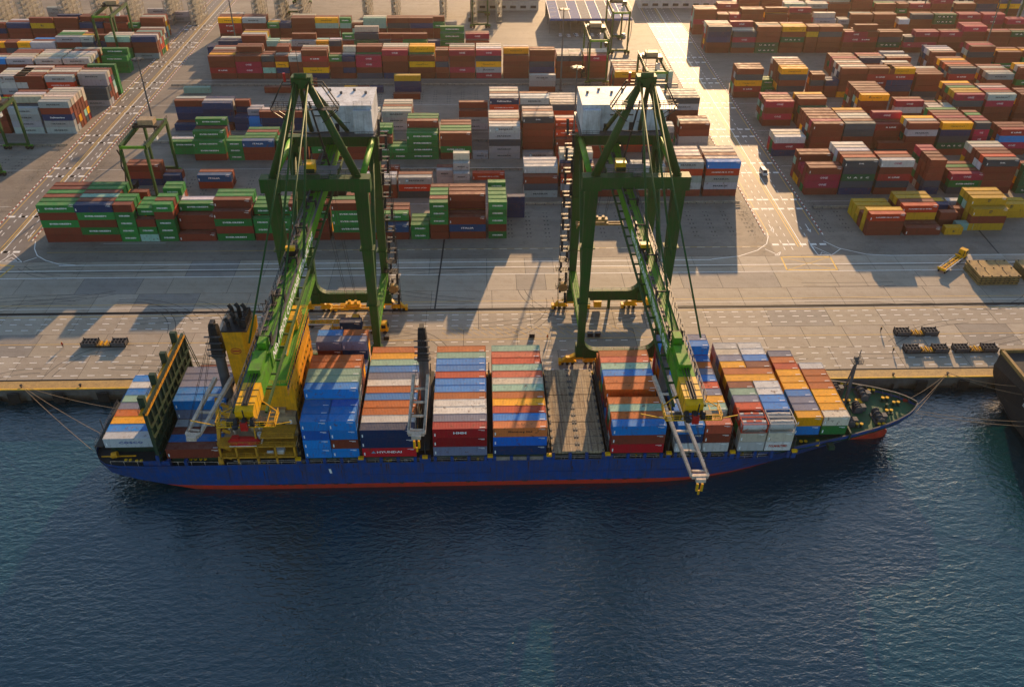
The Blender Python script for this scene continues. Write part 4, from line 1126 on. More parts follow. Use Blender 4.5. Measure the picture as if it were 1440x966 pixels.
# ------------------------------------------------------------------ ship-to-shore gantry cranes
NY, FY = 180.6, 207.4
def quay_crane(cx, name_side, hx0, hx1, stair, label):
    t = thing('quay_crane', label, 'crane', (cx, NY, 0), group='quay cranes working the blue ship')
    inv = Matrix.Translation((-cx, -NY, 0))
    def part(b, n, m, parent=None, smooth=False):
        o = b.build(n, m, parent or t, smooth)
        if parent is None: o.matrix_parent_inverse = inv
        return o
    h = 10.2
    for s in (-1, 1):
        for y in (NY, FY):
            b = MB(); x = cx+s*h
            b.beam((x, y, 5), (x, y, 53.6), 1.6, 1.9, 3.1, 2.3, up=(0, 1, 0))
            b.box(x-1.25, y-1.3, 3.2, x+1.25, y+1.3, 6.4)
            for z in (20, 36): b.box(x-1.5-z*.008, y-1.35, z, x+1.5+z*.008, y+1.35, z+.25)
            part(b, 'leg', green)
            bg_ = MB(); xc = x
            for k in (-3.0, 3.0): bg_.hexa([(xc+k-2.2,y-.6,1.0),(xc+k+2.2,y-.6,1.0),(xc+k+2.2,y+.6,1.0),(xc+k-2.2,y+.6,1.0),(xc+k-.7,y-.5,2.6),(xc+k+.7,y-.5,2.6),(xc+k+.7,y+.5,2.6),(xc+k-.7,y+.5,2.6)])
            bg_.hexa([(xc-3.6,y-.7,2.1),(xc+3.6,y-.7,2.1),(xc+3.6,y+.7,2.1),(xc-3.6,y+.7,2.1),(xc-1,y-.7,3.6),(xc+1,y-.7,3.6),(xc+1,y+.7,3.6),(xc-1,y+.7,3.6)])
            for k in (-4.6, -3.2, -1.8, 1.8, 3.2, 4.6): bg_.tube((xc+k, y-.35, .45), (xc+k, y+.35, .45), .45, 12, m=1)
            for k in (-5.6, 5.0): bg_.box(xc+k, y-.8, .35, xc+k+.7, y+.8, 1.6)
            part(bg_, 'bogie', [yellow, dark])
    for y, z0, z1 in ((NY, 2.6, 5.0), (FY, 3.2, 6.4)):
        b = MB(); b.box(cx-h+.9, y-.9, z0, cx+h-.9, y+.9, z1)
        for s in (-1, 1):                                  # curved gussets where the sill meets the legs
            for i in range(5):
                a0, a1 = i*pi/10, (i+1)*pi/10; r = 3.2; X = lambda a: cx+s*(h-.9-r+r*sin(a)); Z = lambda a: z1+r-r*cos(a)
                pts = [(X(a0), Z(a0)), (X(a1), Z(a1)), (cx+s*(h-.9), z1)]
                for yy in (-.9, .9): b.poly([(p[0], y+yy, p[1]) for p in pts])
                b.quad((X(a0), y-.9, Z(a0)), (X(a1), y-.9, Z(a1)), (X(a1), y+.9, Z(a1)), (X(a0), y+.9, Z(a0)))
        part(b, 'sill_beam', green); b = MB(); b.rail([(cx-7, y-.8, z1), (cx+7, y-.8, z1)], 1.1, step=2.4); part(b, 'railing', white)
    b = MB(); b.beam((cx-h-2.2, NY, 53.3), (cx+h+2.2, NY, 53.3), 2.6, 2.9); b.box(cx-h-2.3, NY-1.5, 51.5, cx-h+2.2, NY+1.5, 54.9); b.box(cx+h-2.2, NY-1.5, 51.5, cx+h+2.3, NY+1.5, 54.9)
    part(b, 'portal_beam', green)
    b = MB(); b.rail([(cx-h, NY-1.2, 54.75), (cx+h, NY-1.2, 54.75)], 1.1, step=1.6); part(b, 'railing', green); b = MB(); b.rail([(cx-h, NY+1.2, 54.75), (cx+h, NY+1.2, 54.75)], 1.1, step=1.6); part(b, 'railing', green)
    b = MB(); b.beam((cx-h-1, FY, 52.4), (cx+h+1, FY, 52.4), 2.2, 2.6); part(b, 'portal_beam', green)
    for s in (-1, 1):
        x = cx+s*h
        b = MB(); b.beam((x, NY+1, 12.2), (x, FY-1, 12.2), 1.7, 2.0); part(b, 'tie_beam', green_lit)
        b = MB(); b.rail([(x-.8, NY+1, 13.2), (x-.8, FY-1, 13.2)], 1.1); part(b, 'railing', green); b = MB(); b.rail([(x+.8, NY+1, 13.2), (x+.8, FY-1, 13.2)], 1.1); part(b, 'railing', green)
        b = MB(); b.tube((x, NY+1, 53.2), (x, FY-1, 52.8), .75, 14); part(b, 'upper_tie', green_lit, smooth=True)
        b = MB(); b.tube((x-s*.3, NY+1.1, 14), (x-s*.3, FY-1.2, 49.5), .62, 14); part(b, 'diagonal_brace', green, smooth=True)
        b = MB(); b.tube((x-s*.6, NY, 54.6), (cx+s*1.1, NY+.4, 76.2), .95, 16, .8); part(b, 'apex_strut', green, smooth=True)
        b = MB(); b.tube((cx+s*.9, NY+1, 76), (cx+s*4.8, FY, 53.6), .55, 12); part(b, 'back_stay', green, smooth=True)
        b = MB(); b.tube((cx+s*1.0, NY-.6, 76.6), (cx+s*2.4, 148, 52.6), .24, 10); part(b, 'fore_stay', green, smooth=True)
        b = MB(); b.tube((cx+s*1.5, NY-.6, 77.1), (cx+s*2.4, 120, 52.4), .18, 10); part(b, 'fore_stay', green, smooth=True)
        b = MB(); b.tube((cx+s*2.4, NY+6, 55), (cx+s*.7, NY+.8, 72), .22, 8); b.tube((cx+s*5.6, NY, 65.6), (cx-s*.2, NY+3, 64), .2, 8); part(b, 'apex_bracing', dark)
    b = MB(); b.box(cx-2.1, NY-1.0, 75.6, cx+2.1, NY+1.4, 78.0); b.tube((cx-1.3, NY-.9, 78.2), (cx+1.3, NY-.9, 78.2), .7, 12); ap = part(b, 'apex_head', green)
    b = MB(); b.box(cx-7.2, NY-1.6, 71.0, cx+7.2, NY-.6, 71.1)
    b.rail([(cx-7.2, NY-1.6, 71.1), (cx+7.2, NY-1.6, 71.1)], 1.1, .045, 1.2); b.rail([(cx-7.2, NY+.6, 71.1), (cx+7.2, NY+.6, 71.1)], 1.1, .045, 1.2); b.box(cx-7.2, NY-.6, 71.0, cx-3, NY+.6, 71.1); b.box(cx+3, NY-.6, 71.0, cx+7.2, NY+.6, 71.1)
    for s in (-1, 1):
        for yy in (-1.4, .6): b.beam((cx+s*2, NY+yy, 76.6), (cx+s*4.2, NY+yy, 76.6), .22, .22); b.beam((cx+s*4.2, NY+yy, 76.6), (cx+s*7.2, NY+yy, 71.3), .22, .22); b.beam((cx+s*7.2, NY+yy, 71), (cx+s*3.5, NY+yy, 68.2), .16, .16)
    b.tube((cx-.4, NY, 78), (cx-.4, NY, 83.5), .06, 5); b.tube((cx-3.6, NY, 76.8), (cx-3.6, NY, 78.6), .3, 8, m=1)
    b.build('apex_platform', [dark, red], ap)
    # boom: box girder with deck, side walkways, rails on top
    bx = cx+.1 if cx < 0 else cx-1.9; ns = 1 if cx < 0 else -1
    b = MB(); b.box(bx-1.45, 110.0, 48.6, bx+1.45, 222, 51.6)
    boom = part(b, 'boom', green_lit)
    def sub(b, n, m): return b.build(n, m, boom)
    b = MB(); b.box(bx-1.45, 104.4, 48.6, bx+1.45, 110.0, 51.62); b.hexa([(bx-1.45,103.2,49.6),(bx+1.45,103.2,49.6),(bx+1.45,104.4,48.9),(bx-1.45,104.4,48.9),(bx-1.45,103.2,51.2),(bx+1.45,103.2,51.2),(bx+1.45,104.4,51.62),(bx-1.45,104.4,51.62)]); sub(b, 'boom_tip', yellow)
    b = MB()
    for k_ in range(3): b.box(bx-1.46, 104.9+k_*1.6, 48.8, bx+1.46, 105.0+k_*1.6, 51.66)
    b.box(bx-.5, 104.2, 51.62, bx+.5, 108.8, 51.74); b.tube((bx, 104.4, 51.9), (bx, 112, 51.9), .12, 6); b.tube((bx+.4, 104.4, 51.9), (bx+.4, 112, 51.9), .08, 6); sub(b, 'tip_rib', dark)
    b = MB(); b.box(bx-1.0, 112, 51.6, bx+1.0, 117.5, 52.6); b.box(bx-.7, 118.5, 51.6, bx+.7, 120.5, 53.4); b.box(bx-1.6, 117.6, 48.7, bx+1.6, 118.2, 51.9); sub(b, 'hinge_box', green_lit)
    b = MB()
    for s in (-1, 1):
        if s != ns:
            b.box(bx+s*1.45-(.8 if s < 0 else 0), 105, 50.6, bx+s*1.45+(.8 if s > 0 else 0), 215, 50.68); xx = bx+s*2.2
            b.rail([(xx, 105, 50.68), (xx, 212, 50.68)], 1.15, .05, 1.8)
        b.rail([(bx+s*1.35, 118, 51.6), (bx+s*1.35, 200, 51.6)], .9, .03, 2.6)
    sub(b, 'walkway', greysteel)
    b = MB()
    for i in range(52):
        y = 120+i*1.55
        b.beam((bx-1.35, y, 51.9), (bx-.7, y+.7, 52.0), .09, .09)
        if (i*7) % 5 < 3: b.box(bx-1.3, y, 51.62, bx-.35, y+1.3, 51.72+.05*(i % 3), i % 2)
    for s in (-.55, .55): b.tube((bx+s, 106, 52.0), (bx+s, 212, 52.0), .06, 5)
    b.tube((bx-1.3, 120, 52.1), (bx-1.3, 200, 52.1), .16, 6, m=1); b.box(bx+1.2, 120, 51.6, bx+1.5, 200, 51.85, 1)
    sub(b, 'cable_tray', [dark, greysteel])
    b = MB()
    for y in (121, 134, 147.5, 160, 172):
        b = MB()
        for s in (-1, 1): b.box(bx+s*1.1-.14, y-.6, 51.6, bx+s*1.1+.14, y+.6, 53.6)
        b.tube((bx-1.2, y, 53.0), (bx+1.2, y, 53.0), .16, 8); sub(b, 'stay_lug', dark)
    b = MB(); b.box(bx-1.6, 150.5, 51.62, bx+.4, 153.0, 53.0); b.box(bx-1.6, 150.2, 53.0, bx+.2, 151.2, 53.8, 1); sub(b, 'winch_box', [dark, yellow])
    for s in ((1,) if cx < 0 else (-1,)):
        txt = 'NEW PRIOK CONTAINER TERMINAL ONE'; vs, fs = text_mesh(txt, 2); b = MB(); L_, H_ = 43, 1.75
        if s > 0: b.v = [(bx+1.4515, 119.5+x*L_, 49.15+z*H_) for x, z in vs]
        else: b.v = [(bx-1.4515, 119.5+L_-x*L_, 49.15+z*H_) for x, z in vs]
        b.f = [tuple(f) for f in fs]; b.m = [0]*len(fs); sub(b, 'lettering', TM['w'])
    # end platform with sheaves and lamps
    b = MB(); z = 48.6; ex = bx
    for s in (-1, 1):
        b.beam((ex+s*4.6, 102.6, z), (ex+s*4.6, 106.0, z), .16, .16); b.beam((ex+s*4.6, 106.0, z), (ex+s*1.45, 108.5, 49), .14, .14); b.beam((ex+s*3.2, 102.6, z), (ex+s*3.2, 106.6, z), .12, .12)
        for i in range(4): b.beam((ex+s*3.2, 103+i, z), (ex+s*4.6, 103+i, z), .08, .08)
        b.rail([(ex+s*4.6, 102.6, z), (ex+s*4.6, 106.0, z)], 1.0, .04, 1.1)
    b.rail([(ex-4.6, 102.6, z), (ex+4.6, 102.6, z)], 1.0, .04, 1.1); b.beam((ex-4.6, 102.6, z), (ex+4.6, 102.6, z), .18, .16); b.beam((ex-4.6, 103.6, z), (ex+4.6, 103.6, z), .12, .12)
    b.beam((ex-4.6, 102.7, z+.3), (ex-8.6, 103.2, z+1.0), .12, .12); b.beam((ex+4.6, 102.7, z+.3), (ex+7.2, 103, z+.6), .12, .12)
    sub(b, 'end_platform', yellow)
    b = MB()
    for s in (-1.3, 0, 1.3): b.tube((ex+s-.3, 102.6, 49.6), (ex+s+.3, 102.6, 49.6), .75, 14)
    b.box(ex-3.0, 102.8, z, ex-1.9, 103.8, z+.8); b.box(ex+2.0, 102.8, z, ex+3.0, 104, z+.9); b.box(ex-.5, 101.6, z, ex+.6, 102.3, z+1.4, 1); b.tube((ex+.3, 102.2, 50), (ex+.3, 101.9, 52.6), .12, 6)
    b.tube((ex-1.2, 101.4, z+.8), (ex-1.2, 101.4, z+1.2), .5, 8); sub(b, 'sheave_set', [dark, red])
    # trolley rails, trolley and cab below the boom
    b = MB()
    for s in (-1, 1): b.box(bx+s*2.6-.2, 106, 48.5, bx+s*2.6+.2, 214, 48.9)
    for i in range(28): b.box(bx-2.6, 108+i*3.9, 48.6, bx+2.6, 108.3+i*3.9, 48.88)
    sub(b, 'trolley_rail', green)
    ty = 190 if cx < 0 else 198
    b = MB(); b.box(bx-3.4, ty-3.5, 46.9, bx+3.4, ty+3.5, 48.4); b.tube((bx-3.2, ty-2, 48.3), (bx+3.2, ty-2, 48.3), .5, 10); b.box(bx+3.4, ty-2.5, 46.6, bx+5.2, ty+2.5, 47.8); b.box(bx-5.0, ty-2.5, 46.6, bx-3.4, ty+2, 47.8)
    tr = part(b, 'trolley', dark)
    b = MB(); b.box(bx-2.6, NY+1.6, 54.2, bx-.4, NY+4.2, 57.0); b.box(bx-2.65, NY+1.54, 54.9, bx-.35, NY+1.6, 56.0, 1); b.box(bx-2.7, NY+1.5, 57.0, bx-.3, NY+4.3, 57.15); part(b, 'operator_cab', [yellow, glass])
    b = MB(); b.box(bx+1.2, NY-.8, 54.8, bx+3.0, NY+.6, 55.6); b.box(bx-4.6, NY+1.4, 54.7, bx+4.4, NY+6, 54.85); b.rail([(bx-4.6, NY+6, 54.8), (bx+4.4, NY+6, 54.8)], 1); part(b, 'service_platform', [greysteel])
    # machinery house on the landside girder
    hz = 55.6
    b = MB(); b.box(cx+hx0, 204.8, hz, cx+hx1, 217.6, hz+6.6)
    if stair > 0: b.box(cx+hx1-4.6, 203.6, hz-.1, cx+hx1, 204.8, hz+5.9)
    else: b.box(cx+hx0, 203.0, hz-.1, cx+hx0+4.4, 204.8, hz+6.0)
    b.box(cx+hx0-.15, 204.65, hz+6.6, cx+hx1+.15, 217.75, hz+6.8)
    mh = part(b, 'machinery_house', housew)
    b = MB(); b.box(cx+1.6, 204.72, hz+.1, cx+2.6, 204.8, hz+2.2); b.build('door', glass, mh)
    b = MB(); b.box(cx-3.4, 204.5, hz+4.1, cx+2.4, 204.8, hz+4.35); b.box(cx-4.8, 204.72, hz+.9, cx-4.0, 204.8, hz+1.9); b.box(cx+3.4, 204.72, hz+2.4, cx+5.4, 204.8, hz+2.5); b.build('rain_hood', dark, mh)
    b = MB()
    for i in range(5): b.tube((cx+hx0+2+i*3.1, 213+(i % 2)*2, hz+6.8), (cx+hx0+2+i*3.1, 213+(i % 2)*2, hz+7.4), .35, 8)
    b.rail([(cx+hx1-4.4, 204.9, hz+6.8), (cx+hx1-.1, 204.9, hz+6.8)], 1); b.build('roof_vent', greysteel, mh)
    b = MB(); b.box(cx+hx0-.6, 203.2, hz-.7, cx+hx1+.6, 218, hz-.12); b.rail([(cx+hx0-.6, 202.4, hz-.15), (cx+hx1+.6, 202.4, hz-.15)], 1.1, .04, 1.5); b.box(cx+hx0-.6, 202.3, hz-.25, cx+hx1+.6, 203.3, hz-.15)
    for s in (-1, 1): b.beam((cx+s*6.5, FY, 53), (cx+s*6.5, 217, hz-.6), .5, .5)
    part(b, 'house_floor', [greysteel])
    # stair tower and lift on one far leg
    sx = cx+stair*(h+2.6); b = MB(); k = 0; z = 3.0
    for (dx, dy) in ((-1.2,-1.6),(1.2,-1.6),(1.2,1.6),(-1.2,1.6)): b.beam((sx+dx, FY+dy, .1), (sx+dx, FY+dy, 54), .12, .12)
    while z < 54:
        b.box(sx-1.2, FY-1.6, z, sx+1.2, FY-.8, z+.06); b.box(sx-1.2, FY+.8, z, sx+1.2, FY+1.6, z+.06)
        b.beam((sx-.8 if k % 2 else sx+.8, FY-.9, z), (sx-.8 if k % 2 else sx+.8, FY+.9, z+3.4), .7, .1)
        b.beam((sx-1.2, FY-1.6, z+1.1), (sx+1.2, FY-1.6, z+1.1), .07, .07); b.beam((sx-1.2, FY-1.6, z), (sx+1.2, FY-1.6, z+3.4), .06, .06); b.beam((sx-stair*1.2, FY, z+.1), (sx-stair*2, FY, z+.1), .5, .1)
        z += 3.4; k += 1
    part(b, 'stair_tower', dark)
    b = MB(); b.box(sx-1.6, NY+6, .8, sx+.4, NY+9.5, 3.4) if 0 else None
    for z, w_ in ((8.5, 2.2), (14.5, 2.4), (17.5, 1.6)): b.box(sx-w_, FY-2.8, z, sx+w_*.6, FY-1.2, z+.1); b.rail([(sx-w_, FY-2.8, z), (sx+w_*.6, FY-2.8, z)], 1.1, .05, .9); b.rail([(sx-w_, FY-1.2, z), (sx-w_, FY-2.8, z)], 1.1, .05, .9)
    b.tube((sx-.2, FY-3, 9), (sx-.2, FY-1.6, 9), 1.3, 12, m=1)
    part(b, 'leg_platform', [dark, pontoon])
    b = MB(); b.box(cx-3.4, FY-.7, .6, cx-1.2, FY+.7, 2.6); b.box(cx+.6, FY-.3, .1, cx+1.4, FY+.4, 3.0, 1); part(b, 'power_unit', [yellow, green])
    # hoist ropes
    return t, bx, ty
c1, bx1, ty1 = quay_crane(-38.2, 1, -5.6, 11.0, 1, 'green quay crane whose boom lies over the ship\'s yellow deckhouse')
c2, bx2, ty2 = quay_crane(35.4, -1, -10.4, 10.8, -1, 'green quay crane whose boom lies over the forward container bays')
def spreader(name, x, y, z, m, ropes_to, label, L_=12.0):
    t = thing('container_spreader', label, 'spreader', (x, y, z))
    b = MB(); b.box(-2.2, -1.0, .2, 2.2, 1.0, .9); b.beam((-L_/2, -.6, .3), (L_/2, -.6, .3), .3, .5); b.beam((-L_/2, .6, .3), (L_/2, .6, .3), .3, .5)
    b.build('frame', m, t)
    for s in (-1, 1):
        b = MB(); b.box(s*L_/2-.25, -1.22, 0, s*L_/2+.25, 1.22, .5)
        for yy in (-1.1, 1.1): b.beam((s*L_/2, yy, .3), (s*(L_/2+.2), yy*1.1, -.5), .3, .12)
        b.build('end_beam', m, t)
    b = MB(); b.box(-2.0, -.8, 1.2, 2.0, .8, 1.9); b.box(-1.2, -.5, 1.9, -.5, .5, 2.5); b.box(.5, -.5, 1.9, 1.2, .5, 2.5)
    for s in (-1.6, 1.6): b.box(s-.2, -.3, .9, s+.2, .3, 1.2)
    b.build('headblock', m, t)
    b = MB()
    for sx in (-1.2, 1.2):
        for sy in (-.6, .6): b.tube((sx, sy, 1.9), (ropes_to[0]-x+sx*1.2, ropes_to[1]-y+sy*3, ropes_to[2]-z), .045, 5)
    b.build('hoist_rope', dark, t)
spreader('s', bx2-2.6, 201, 31.0, pontoon, (bx2-1.6, ty2, 46.9), 'rusty spreader hanging empty under the right quay crane')
spreader('s', -36.6, 199.5, 6.1, yellow, (bx1, ty1, 46.9), 'yellow spreader lowering over the truck under the left quay crane')

# ------------------------------------------------------------------ trucks, van and small things on the apron
tyre = paint('tyre_rubber', (.015, .015, .015), .85, dirt=.3, rust=0)
def wheel(par, x, y, z, r=.52, w=.35):
    b = MB(); b.tube((x, y-w/2, z), (x, y+w/2, z), r, 14); wl = b.build('wheel', tyre, par)
    b = MB(); b.tube((x, y-w/2-.02, z), (x, y+w/2+.02, z), r*.5, 10); b.build('rim', greysteel, wl)
def truck(x, y, rz, label, loaded=False):
    t = thing('terminal_tractor', label, 'truck', (x, y, 0), rz, 'yellow terminal trucks')
    b = MB(); b.hexa([(6.6,-1.15,.8),(8.9,-1.15,.8),(8.9,1.15,.8),(6.6,1.15,.8),(6.7,-1.1,3.2),(8.5,-1.1,3.2),(8.5,1.1,3.2),(6.7,1.1,3.2)]); cab = b.build('cab', yellow, t)
    b = MB(); b.quad((8.93,-.95,1.75),(8.93,.95,1.75),(8.62,.9,3.0),(8.62,-.9,3.0)); b.box(7.0,-1.16,1.9,8.2,-1.12,2.9); b.box(7.0,1.12,1.9,8.2,1.16,2.9); b.build('windscreen', glass, cab)
    b = MB(); b.box(3.6, -.5, .7, 8.8, .5, 1.05); b.tube((5.9, -.9, 1), (5.9, -.9, 3.4), .12, 8); b.box(5.6, .3, 1, 6.5, 1.1, 1.8); b.build('chassis', dark, t)
    b = MB()
    for s in (-.55, .55): b.box(-7, s-.16, 1.05, 5.2, s+.16, 1.4)
    for i in range(9): b.box(-6.9+i*1.5, -1.22, 1.15, -6.7+i*1.5, 1.22, 1.36)
    for s in (-1.25, 1.25): b.box(-7, s-.09, 1.15, 5.2, s+.09, 1.42, 1)
    for x_ in (-7, 5.1): b.box(x_, -1.4, 1.1, x_+.25, 1.4, 1.9)
    b.build('trailer', [yellow, white], t)
    for x_ in (-6, -4.8, 4.4, 7.9):
        for yy in (-1.0, 1.0): wheel(t, x_, yy, .52)
    return t
truck(148.6, 229.2, rad(40), 'yellow terminal tractor with empty skeletal trailer turning on the right apron')
truck(-35.8, 196.6, 0, 'yellow terminal tractor with loaded trailer waiting under the left quay crane')
t = truck(-44, 199.9, 0, 'yellow terminal tractor partly hidden behind the left crane\'s sill beam')
o = link('shipping_container', CMESH[1], None, (-40.2, 195.4, 1.45)); o.material_slots[0].link = 'OBJECT'; o.material_slots[0].material = CM['b']; tag(o, 'short navy container riding on the truck under the left quay crane', 'container', 'containers handled on the apron')
v = thing('van', 'white van driving down the sunlit right road', 'van', (107.0, 297.5, 0), rad(-88))
b = MB(); b.hexa([(-2.5,-.95,.4),(2.5,-.95,.4),(2.5,.95,.4),(-2.5,.95,.4),(-2.5,-.9,1.2),(2.4,-.92,1.15),(2.4,.92,1.15),(-2.5,.9,1.2)]); b.hexa([(-2.5,-.9,1.2),(1.9,-.9,1.18),(1.9,.9,1.18),(-2.5,.9,1.2),(-2.4,-.78,2.1),(1.1,-.78,2.1),(1.1,.78,2.1),(-2.4,.78,2.1)]); b.build('body', white, v)
b = MB(); b.quad((1.93,-.8,1.25),(1.93,.8,1.25),(1.2,.72,2.03),(1.2,-.72,2.03)); b.quad((-2.53,-.7,1.3),(-2.53,.7,1.3),(-2.44,.66,2.0),(-2.44,-.66,2.0)); b.box(-2.2,-.92,1.35,1.0,-.86,1.9); b.box(-2.2,.86,1.35,1.0,.92,1.9); b.build('window', glass, v)
for x_ in (-1.6, 1.6):
    for yy in (-.85, .85): wheel(v, x_, yy, .34, .34, .22)
def cage(x, y, label):
    t = thing('lashing_cage', label, 'lashing cage', (x, y, 0), 0, 'lashing cages on the apron'); L_ = 12; W_ = 2.6
    b = MB(); b.box(0, 0, .1, L_, W_, .35)
    for xx in (0, 4.1, 7.9, L_-.2): 
        for yy in (0, W_-.2): b.box(xx, yy, .1, xx+.2, yy+.2, 1.7)
    b.build('base', dark, t)
    for x0, x1 in ((.1, 4.0), (8.0, 11.9)):
        b = MB(); n = 4
        for yy in (0, W_/2-.1, W_-.15): b.box(x0, yy, .35, x1, yy+.12, 1.45)
        for i in range(n+1): xx = x0+(x1-x0-.12)*i/n; b.box(xx, 0, .35, xx+.12, W_, 1.45)
        b.build('bin', greysteel, t)
    b = MB()
    for i in range(6): b.box(4.3+i*.62, .1+(i % 2)*.3, .35, 4.55+i*.62, W_-.1-(i % 3)*.3, .75+.1*(i % 2), i % 2)
    b.box(4.1, -.04, .6, 7.9, 0, .8); b.build('twistlock_tray', [pontoon, yellow], t)
cage(115.8, 191.2, 'long lashing cage with a red bin, alone and farther from the water at the right')
cage(115.2, 183.2, 'long lashing cage nearer the water, the left one of the end-to-end pair')
cage(128.9, 183.2, 'long lashing cage nearer the water, the right one of the end-to-end pair')
cage(-110.0, 190.6, 'long lashing cage standing alone on the left apron above the stern')
def pontoon_stack(x, y, label, n=4):
    t = thing('hatch_cover_stack', label, 'hatch covers', (x, y, 0), 0, 'piled hatch covers at the right edge')
    for k in range(n):
        b = MB(); z = k*.78; jx = (k % 2)*.15
        b.box(jx, 0, z, 12.6+jx, 9.8, z+.55)
        for i in range(9): b.box(jx+.4+i*1.45, -.12, z+.55, jx+.9+i*1.45, 9.9, z+.7, 1)
        if k == n-1:
            b.box(jx, 0, z+.56, 12.6+jx, 9.8, z+.72)
            for (x0, y0) in ((3, 1.2), (3, 5.8), (8.6, 1.2), (8.6, 5.8)): b.box(jx+x0, y0, z+.72, jx+x0+.15, y0+2.8, z+.80, 1)
            for i in range(5):
                for yy in (.3, 4.9, 9.3): b.box(jx+.5+i*2.8, yy-.15, z+.72, jx+.85+i*2.8, yy+.15, z+.95, 1)
        b.build('hatch_cover', [pontoon, dark], t)
pontoon_stack(151.8, 217.6, 'complete pile of ochre hatch covers with slots on top beside the right apron')
pontoon_stack(167.6, 217.6, 'pile of ochre hatch covers cut off by the right edge')
def crate(x, y, label):
    t = thing('tool_box', label, 'tool box', (x, y, 0), 0, 'dark tool boxes on the apron'); b = MB(); b.box(-.75, -.5, .12, .75, .5, 1.2); b.build('body', dark, t); b = MB(); b.box(-.8, -.55, 1.2, .8, .55, 1.28); b.build('lid', greysteel, t)
    b = MB(); b.box(-.7, -.45, 0, -.5, .45, .12); b.box(.5, -.45, 0, .7, .45, .12); b.build('skid', dark, t)
crate(13.2, 193.3, 'dark tool box alone on the apron between the two cranes'); crate(29.5, 193.3, 'dark tool box, left of the pair by the right crane\'s near leg'); crate(31.6, 193.3, 'dark tool box, right of the pair by the right crane\'s near leg'); crate(-27.3, 193.0, 'dark tool box behind the near right leg of the left crane'); crate(-44.2, 194.2, 'dark tool box by the near left leg of the left crane')
# people in work clothes: one skinned body each
def person(x, y, rz, top, legs, label):
    J = [(0,0,.95),(0,0,1.2),(0,0,1.45),(0,0,1.58),(0,.02,1.72),(-.11,0,.9),(-.13,.06,.5),(-.14,0,.08),(-.14,.14,.04),(.11,0,.9),(.15,-.05,.5),(.17,-.12,.08),(.17,.02,.04),(-.2,0,1.42),(-.26,.03,1.14),(-.24,.16,.92),(.2,0,1.42),(.26,0,1.14),(.26,.08,.88)]
    E_ = [(0,1),(1,2),(2,3),(3,4),(0,5),(5,6),(6,7),(7,8),(0,9),(9,10),(10,11),(11,12),(2,13),(13,14),(14,15),(2,16),(16,17),(17,18)]
    r = [.15,.14,.16,.065,.11,.10,.075,.055,.05,.10,.075,.055,.05,.07,.05,.04,.07,.05,.04]
    me = D.meshes.new('person'); me.from_pydata(J, E_, []); o = link('person', me, None, (x, y, 0), rz); md = o.modifiers.new('skin', 'SKIN')
    for i, s_ in enumerate(me.skin_vertices[0].data if me.skin_vertices else []): s_.radius = (r[i], r[i]*.8)
    if me.skin_vertices: me.skin_vertices[0].data[0].use_root = True
    o.modifiers.new('sub', 'SUBSURF').levels = 1; me.materials.append(legs)
    tag(o, label, 'person', 'dock workers on the apron')
    b = MB(); b.tube((0, .02, 1.70), (0, .02, 1.86), .145, 10, .07); b.build('helmet', yellow, o)
    b = MB(); b.tube((0, 0, 1.0), (0, 0, 1.5), .20, 12, .22); b.build('vest', top, o)
orange = paint('hi_vis_orange', (.75, .18, .02), .7, dirt=.2, rust=0)
person(17.4, 191.8, .5, orange, dark, 'person in an orange vest walking by the lone dark tool box'); person(112.2, 193.6, 2, dark, dark, 'person in dark clothes standing left of the farther lashing cage')
person(111.8, 183.8, 1, dark, dark, 'person in dark clothes standing left of the nearer pair of lashing cages'); person(-115.0, 191, 0, red, dark, 'person in a red vest standing left of the lone left lashing cage'); person(153.0, 223.5, 0, dark, dark, 'person in dark clothes beside the turning yellow truck')

# ------------------------------------------------------------------ rubber-tyred gantry cranes
RTG = None
def make_rtg():
    t = thing('yard_gantry', '', 'gantry crane'); w_, s_, h = 8.4, 24.2, 20.5
    for x in (0, w_):
        b = MB(); b.beam((x, 0, h), (x, s_, h), .9, 1.5); b.build('top_girder', green, t)
        for y in (0, s_):
            b = MB(); b.beam((x, y, 1.6), (x, y, h-.7), .75, .95, .8, 1.3); b.build('leg', green, t)
            b = MB()
            for dx in (-.8, .8): b.tube((x+dx, y-.35, .75), (x+dx, y+.35, .75), .75, 12)
            b.box(x-1.5, y-.3, 1.2, x+1.5, y+.3, 1.9, 1); b.build('wheel_set', [tyre, green_lit], t)
    for y in (0, s_):
        b = MB(); b.box(0, y-.4, 1.6, w_, y+.4, 2.5); b.build('sill_beam', green, t)
        b = MB(); b.beam((0, y, h), (w_, y, h), .6, .9); b.build('cross_beam', green_lit, t)
    b = MB(); b.box(-.6, s_*.62, h+.8, w_+.6, s_*.62+5, h+1.6); b.box(1.5, s_*.62+.5, h+1.6, w_-1.5, s_*.62+4.2, h+3.4, 1); b.box(.2, s_*.62, h+1.6, 1.4, s_*.62+3, h+2.6); b.build('trolley', [dark, beige], t)
    b = MB(); b.box(w_-2.2, s_*.62-1.8, h-3.2, w_-.6, s_*.62-.1, h-.8); b.build('cab', [white], t)
    b = MB(); b.rail([(-.6, 0, h+.7), (-.6, s_, h+.7)], 1.1, .05, 2); b.rail([(w_+.6, 0, h+.7), (w_+.6, s_, h+.7)], 1.1, .05, 2)
    b.box(-2.4, 5, 2, -.8, 9, 4.2); b.build('railing', dark, t)
    b = MB(); 
    for i in range(6): b.beam((-.9, -.9+(i % 2)*1.6, 2+i*3), (-.9, .7-(i % 2)*1.6, 5+i*3), .5, .1)
    b.build('ladder', dark, t)
    return t
r0 = make_rtg()
